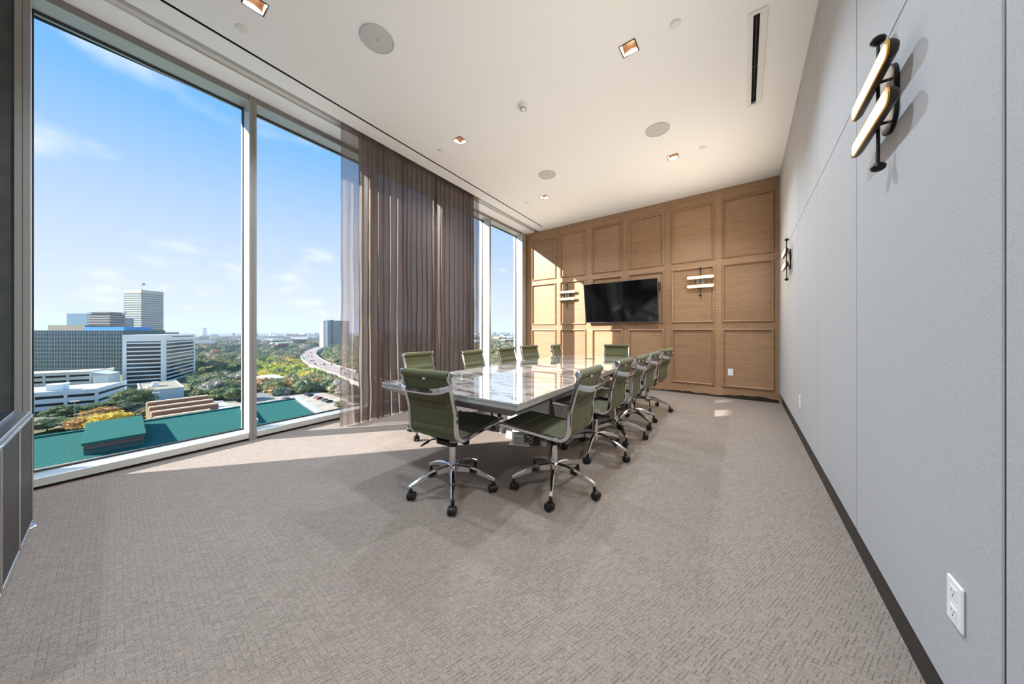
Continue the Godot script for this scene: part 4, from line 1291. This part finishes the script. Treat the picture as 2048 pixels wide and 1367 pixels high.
	var bt := banded("brown_tower", "brown striped tower with flat overhanging roof", Vector3(-968, GROUND, 9), 0.65, 40.0, 22.0, 78.0, 17, M.brown_tower, M.dark_gap, 0.5, 0.5, false)
	obj("roof_canopy", MB.new().box(Vector3(-22, 80.5, -13), Vector3(22, 81.7, 13)).mesh(), M.brown_tower, bt)
	obj("roof_posts", MB.new().box(Vector3(-17, 78, -9), Vector3(17, 80.5, 9)).mesh(), M.tower_glass, bt)
	banded("pale_blue_tower", "narrow pale blue tower between brown tower and tall tower", Vector3(-1052, GROUND, -10), 0.65, 22.0, 20.0, 74.0, 18, M.blue_glass, M.tower_glass, 0.3, 2.0, false)
	var rt := banded("residential_tower", "white and glass residential tower by the curtain edge", Vector3(-906, GROUND, -372), 1.42, 62.0, 38.0, 74.5, 22, M.blue_glass, M.tower_glass, 0.35, 2.0, false)
	for i in 22:
		obj("balcony", MB.new().box(Vector3(-32.5, 0, -19.5), Vector3(-26, 1.9, 20.2)).mesh(), M.concrete_white, rt, Transform3D(Basis(), Vector3(0, i * 3.3, 0)))
	obj("white_shaft", MB.new().box(Vector3(-27, 0, -19.2), Vector3(-22, 77, 20.0)).mesh(), M.concrete_white, rt)
	obj("dark_shaft", MB.new().box(Vector3(-14, 0, -19.2), Vector3(-8, 76, 19.8)).mesh(), M.office_glass, rt)
	banded("distant_block", "tiny pale block alone on the horizon", Vector3(-3686, GROUND, -453), 0.6, 50.0, 30.0, 74.0, 8, M.concrete_white, M.blue_glass, 0.5, 3.0, false)

	# highway
	var road := thing("highway", "pale highway curving away through the trees", "road", Vector3.ZERO)
	var pts := [Vector2(-235, -128), Vector2(-309, -141), Vector2(-366, -148), Vector2(-427, -158), Vector2(-509, -178), Vector2(-616, -209), Vector2(-736, -255), Vector2(-888, -328)]
	var deck := []; var rail1 := MB.new()
	for i in pts.size():
		var dd: Vector2 = (pts[mini(i + 1, pts.size() - 1)] - pts[maxi(i - 1, 0)]).normalized()
		var nn := Vector2(-dd.y, dd.x) * 11.0
		deck.append([Vector3(pts[i].x + nn.x, GROUND + 4.0, pts[i].y + nn.y), Vector3(pts[i].x - nn.x, GROUND + 4.0, pts[i].y - nn.y)])
	obj("deck", MB.new().sheet(deck).mesh(), M.road, road)
	for s in 2:
		var rm := MB.new()
		for i in deck.size() - 1:
			var a: Vector3 = deck[i][s]; var b: Vector3 = deck[i + 1][s]
			rm.quad(a + Vector3.DOWN * 4, b + Vector3.DOWN * 4, b + Vector3.UP, a + Vector3.UP)
		obj("barrier", rm.mesh(), M.concrete, road)
	rng.seed = 31
	var car_mesh := MB.new().cbox(Vector3(-2.2, 0.3, -0.9), Vector3(2.2, 1.1, 0.9), 0.25).cbox(Vector3(-1.2, 1.0, -0.8), Vector3(1.3, 1.7, 0.8), 0.3).mesh()
	for i in 22:
		var k := rng.randi_range(0, 5)
		var q := rng.randf()
		var p: Vector2 = pts[k].lerp(pts[k + 1], q)
		var dd: Vector2 = (pts[k + 1] - pts[k]).normalized()
		p += Vector2(-dd.y, dd.x) * [-8.5, -5.0, -2.0, 2.0, 5.0, 8.5][i % 6]
		var c := thing("highway_car", "small car driving on the pale highway", "car", Vector3(p.x, GROUND + 4.0, p.y), atan2(-dd.y, dd.x), "cars on the highway")
		obj("body", car_mesh, M.car[i % 4], c)
	for i in 12:
		var c := thing("parked_car", "parked car in the lot beside the teal roof", "car", Vector3(-250 + (i % 6) * 7.5, GROUND + 0.1, -70 - 14 * int(i / 6.0)), PI / 2, "cars in the car park")
		obj("body", car_mesh, M.car[(i * 3) % 4], c)
	# pavilion and lamp poles
	var pv := thing("pavilion", "low pale roofed pavilion among the trees beyond the teal roof", "building", Vector3(-322, GROUND, -78), 0.1)
	obj("wall", MB.new().box(Vector3(-9, 0, -8), Vector3(9, 5.5, 9)).mesh(), M.blue_glass, pv)
	obj("roof", MB.new().extrude(PackedVector2Array([Vector2(-12, 5.5), Vector2(11, 5.5), Vector2(11, 6.2), Vector2(-12, 7.6)]), -10, 12).mesh(), M.roof_pale, pv)
	for k in 4: obj("post", MB.new().box(Vector3(10.2, 0, -9 + 6 * k), Vector3(10.7, 5.5, -8.5 + 6 * k)).mesh(), M.concrete_white, pv)
	for e in [[-262, 12, "left of the yellow tree"], [-262, -14, "before the flat roofed block"], [-255, -33, "at the end of the terracotta walls"], [-330, -48, "beside the white office"], [-262, 36, "before the pale blue garage"]]:
		var lp := thing("lamp_post", "slim street lamp post " + e[2], "lamp post", Vector3(e[0], GROUND, e[1]), 0, "street lamp posts")
		obj("pole", MB.new().tube([Vector3.ZERO, Vector3(0, 11.5, 0)], 0.22, 6, 0.14).mesh(), M.frame_dark, lp)
		obj("head", MB.new().cbox(Vector3(-0.3, 11.4, -1.4), Vector3(0.3, 11.8, 1.4), 0.1).mesh(), M.concrete_white, lp)
	trees()
	far_town()
	haze()

func haze() -> void:
	# thin winter haze over the land, beginning beyond the nearest roofs
	var fog := FogVolume.new()
	fog.name = "haze"
	fog.shape = RenderingServer.FOG_VOLUME_SHAPE_BOX
	fog.size = Vector3(8400, 160, 9000)
	fog.position = Vector3(-4600, GROUND + 81, -1000)
	var m := FogMaterial.new()
	m.density = 0.0002
	m.albedo = Color(0.86, 0.92, 1.0)
	fog.material = m
	add_child(fog)
	fog.set_meta("label", "thin pale haze lying over the distant woods")
	fog.set_meta("category", "haze")
	fog.set_meta("kind", "stuff")

func free_spot(p: Vector2) -> bool:
	# keep clear of buildings, roads and lots
	if p.x > -262 and p.x < -190 and p.y > -100 and p.y < -36: return false
	if p.x > -350 and p.x < -300 and p.y > -31 and p.y < -8: return false
	if p.x > -232 and p.x < -184 and p.y > -34 and p.y < -6: return false
	if p.x > -482 and p.x < -395 and p.y > -62 and p.y < 2: return false
	if p.x > -340 and p.x < -300 and p.y > -92 and p.y < -62: return false
	if p.x > -298 and p.x < -260 and p.y > -72: return false
	if p.x > -620 and p.y > p.x * 0.085 - 10.0: return false
	if p.x < -880 and p.x > -960 and p.y > -420 and p.y < -320: return false
	for s in [[-235.0, -128.0, -309.0, -141.0], [-309.0, -141.0, -427.0, -158.0], [-427.0, -158.0, -616.0, -209.0], [-616.0, -209.0, -888.0, -328.0]]:
		var q := Geometry2D.get_closest_point_to_segment(p, Vector2(s[0], s[1]), Vector2(s[2], s[3]))
		if q.distance_to(p) < 21.0: return false
	return true

func trees() -> void:
	var kinds := ["oak", "olive", "evergreen", "lime", "orange", "bare", "yellow"]
	var near_crowns := []
	for i in 3: near_crowns.append(crown(50 + i, 1500, 16))
	var far_crowns := []
	for i in 4: far_crowns.append(crown(80 + i, 420, 10))
	var trunk := MB.new().tube([Vector3(0, 0, 0), Vector3(0.03, 0.35, 0.0), Vector3(0.0, 0.7, 0.02)], 0.07, 7, 0.04).mesh()
	# trees close enough to show trunk and crown: x, z, radius, height of crown base, kind
	var near := [
		[-255, 40, 5.52, 1.60, "oak", "dark oak at the far left above the teal roof", 0.48],
		[-252, 29, 5.52, 1.60, "oak", "dark oak second in the row before the garage", 0.48],
		[-256, 19, 5.10, 1.60, "oak", "dark oak third in the row before the garage", 0.48],
		[-251, 10, 5.10, 1.60, "oak", "dark oak at the right end of the row before the garage", 0.48],
		[-258, 4.5, 5.50, 1.75, "orange", "tall orange autumn tree behind the yellow one", 0.6],
		[-246, 8.0, 5.00, 1.25, "orange", "rust orange tree left of the yellow tree", 0.6],
		[-240, 2.0, 6.20, 1.00, "yellow", "bright yellow tree just above the teal dormer", 0.6],
		[-289, 17, 5.60, 1.20, "oak", "broad green oak in front of the garage corner", 0.55],
		[-287, 6, 5.20, 1.20, "oak", "green oak right of the garage corner", 0.55],
		[-286, -6.5, 7.50, 2.50, "oak", "tall green oak left of the flat roofed block", 0.75],
		[-268, -4.5, 4.67, 1.80, "evergreen", "dark shrubby tree before the flat roofed block", 0.65],
		[-256, -10.5, 3.82, 0.90, "olive", "olive bush beside the terracotta walls", 0.65],
		[-290, -36, 5.52, 1.50, "oak", "green oak beyond the terracotta walls", 0.65],
		[-280, -44, 5.95, 1.50, "oak", "broad oak near the mullion behind the terracotta walls", 0.65],
		[-266, -50, 6.38, 1.80, "oak", "large oak beside the first mullion", 0.65],
		[-300, -56, 5.10, 1.20, "evergreen", "dark evergreen before the pavilion", 0.65],
		[-178, -42, 4.67, 0.60, "oak", "round green tree at the ridge of the teal roof", 0.65],
		[-184, -50, 3.82, 0.60, "lime", "pale green bush beside the ridge tree", 0.65],
		[-201, -94, 3.40, 0.60, "oak", "small tree in the car park behind parked cars", 0.65],
		[-196, -84, 2.98, 0.36, "olive", "small bush at the near edge of car park", 0.65],
		[-232, -100, 4.25, 0.90, "bare", "bare brown tree beyond the car park", 0.65]]
	for e in near:
		var t := thing("tree", e[5], "tree", Vector3(e[0], GROUND, e[1]), float(e[0]) * 1.7)
		obj("crown", near_crowns[int(absf(e[0])) % 3], M.leaf[e[4]], t, Transform3D(Basis().scaled(Vector3(e[2], e[2] * e[6], e[2])), Vector3(0, e[3], 0)))
		obj("trunk", trunk, M.bark, t, Transform3D(Basis().scaled(Vector3(e[2] * 0.7, e[3] * 2.2, e[2] * 0.7)), Vector3.ZERO))
	# woodland: the nearest ones singly, the rest as stuff
	rng.seed = 9
	var spots := []
	var tries := 0
	while spots.size() < 8500 and tries < 80000:
		tries += 1
		# even over the view: by bearing out of the windows and distance
		var bearing := deg_to_rad(rng.randf_range(-6.0, 60.0))
		var dist := 255.0 * pow(12.0, rng.randf())
		var p := Vector2(-cos(bearing), -sin(bearing)) * dist
		if not free_spot(p): continue
		if p.x > -262 and p.y > -100: continue
		var n := sin(p.x * 0.011 + 2.0) + sin(p.y * 0.017) + sin((p.x + p.y) * 0.006)
		if dist > 900 and n > 1.0: continue
		spots.append([dist, p, rng.randf(), rng.randf(), rng.randi()])
	spots.sort_custom(func(a, b): return a[0] < b[0])
	# the nearest stand clear of each other
	var kept := []; var rest := []
	for q in spots:
		if kept.size() >= 290:
			rest.append(q)
			continue
		var ok := true
		for o in kept:
			if o[1].distance_squared_to(q[1]) < 170.0:
				ok = false
				break
		(kept if ok else rest).append(q)
	spots = kept + rest
	var lots := {}
	var names := {"oak": "green woodland tree among many beyond the roofs", "olive": "olive brown woodland tree among many beyond the roofs", "evergreen": "dark evergreen woodland tree among many", "lime": "yellow green tree along the wooded valley", "orange": "orange autumn tree in the distant woodland", "bare": "bare grey brown tree in the woodland", "yellow": "yellow autumn tree in the distant woodland"}
	for i in spots.size():
		var s: Array = spots[i]
		var p: Vector2 = s[1]
		var kind: String
		var valley := absf(p.y - (-95.0 + (p.x + 330.0) * 0.22)) < 26.0 and p.x < -300 and p.x > -560
		if valley: kind = ["lime", "lime", "lime", "yellow", "oak", "olive"][s[4] % 6]
		else: kind = ["oak", "oak", "olive", "olive", "evergreen", "oak", "bare", "olive", "orange", "evergreen", "oak", "bare", "olive", "oak", "olive", "evergreen", "oak", "olive"][s[4] % 18]
		var r: float = lerpf(3.4, 6.4, s[2]) * (1.0 if s[0] < 900 else 1.5)
		var tr := Transform3D(Basis(Vector3.UP, s[3] * TAU).scaled(Vector3(r, r * lerpf(0.8, 1.25, s[3]), r)), Vector3(p.x, GROUND - 0.2 * r, p.y))
		if i < 280:
			var o := obj("woodland_tree", far_crowns[s[4] % 4], M.leaf[kind], null, tr)
			tag(o, names[kind], "tree", kind + " trees of the woodland")
		else:
			var key := kind + str(s[4] % 2)
			if not lots.has(key): lots[key] = [kind, s[4] % 2, []]
			lots[key][2].append(tr)
	for key in lots:
		var mm := MultiMesh.new()
		mm.transform_format = MultiMesh.TRANSFORM_3D
		mm.mesh = far_crowns[lots[key][1]]
		mm.instance_count = lots[key][2].size()
		for i in mm.instance_count: mm.set_instance_transform(i, lots[key][2][i])
		var mi := MultiMeshInstance3D.new()
		mi.name = numbered("woodland")
		mi.multimesh = mm
		mi.material_override = M.leaf[lots[key][0]]
		add_child(mi)
		tag(mi, "%s woodland canopy stretching to the horizon, %s part" % [{"oak": "green", "olive": "olive", "evergreen": "dark evergreen", "lime": "yellow green", "orange": "orange", "bare": "grey brown", "yellow": "yellow"}[lots[key][0]], "denser" if lots[key][1] else "looser"], "woodland")
		mi.set_meta("kind", "stuff")

func far_town() -> void:
	rng.seed = 14
	var cols := [M.concrete_white, M.concrete, M.roof_pale, M.cream_edge, M.terracotta, M.concrete_blue]
	var placed := [[Vector2(-3686, -453), 120.0], [Vector2(-918, -372), 90.0], [Vector2(-1000, -44), 110.0], [Vector2(-1108, -41), 60.0]]
	for i in 190:
		var bearing := deg_to_rad(rng.randf_range(3.0, 58.0))
		var dist := 900.0 * pow(5.0, rng.randf())
		var w := rng.randf_range(14, 46) * (1.0 + dist / 2500.0); var d := rng.randf_range(12, 26); var h := rng.randf_range(12, 24) + dist * 0.002
		var here := Vector2(-cos(bearing), -sin(bearing)) * dist
		var clear := true
		for o in placed:
			if o[0].distance_to(here) < o[1] + w * 0.7 + 6.0: clear = false
		if not clear: continue
		placed.append([here, w * 0.7])
		var t := thing("distant_building", "small pale building in the distant town near the horizon", "building", Vector3(-cos(bearing) * dist, GROUND, -sin(bearing) * dist), rng.randf() * PI, "distant town buildings")
		obj("wall", MB.new().box(Vector3(-w / 2, 0, -d / 2), Vector3(w / 2, h, d / 2)).mesh(), cols[i % 6], t)
		obj("roof", MB.new().box(Vector3(-w / 2 - 0.5, h, -d / 2 - 0.5), Vector3(w / 2 + 0.5, h + 1.0, d / 2 + 0.5)).mesh(), cols[(i + 2) % 6], t)
		obj("window_band", MB.new().box(Vector3(-w / 2 - 0.2, h * 0.45, -d / 2 - 0.2), Vector3(w / 2 + 0.2, h * 0.7, d / 2 + 0.2)).mesh(), M.office_glass, t)

func _ready() -> void:
	camera_and_light()
	materials()
	room()
	television()
	table()
	chairs()
	credenza()
	curtains()
	sconces()
	ceiling_fittings()
	outlets()
	city()
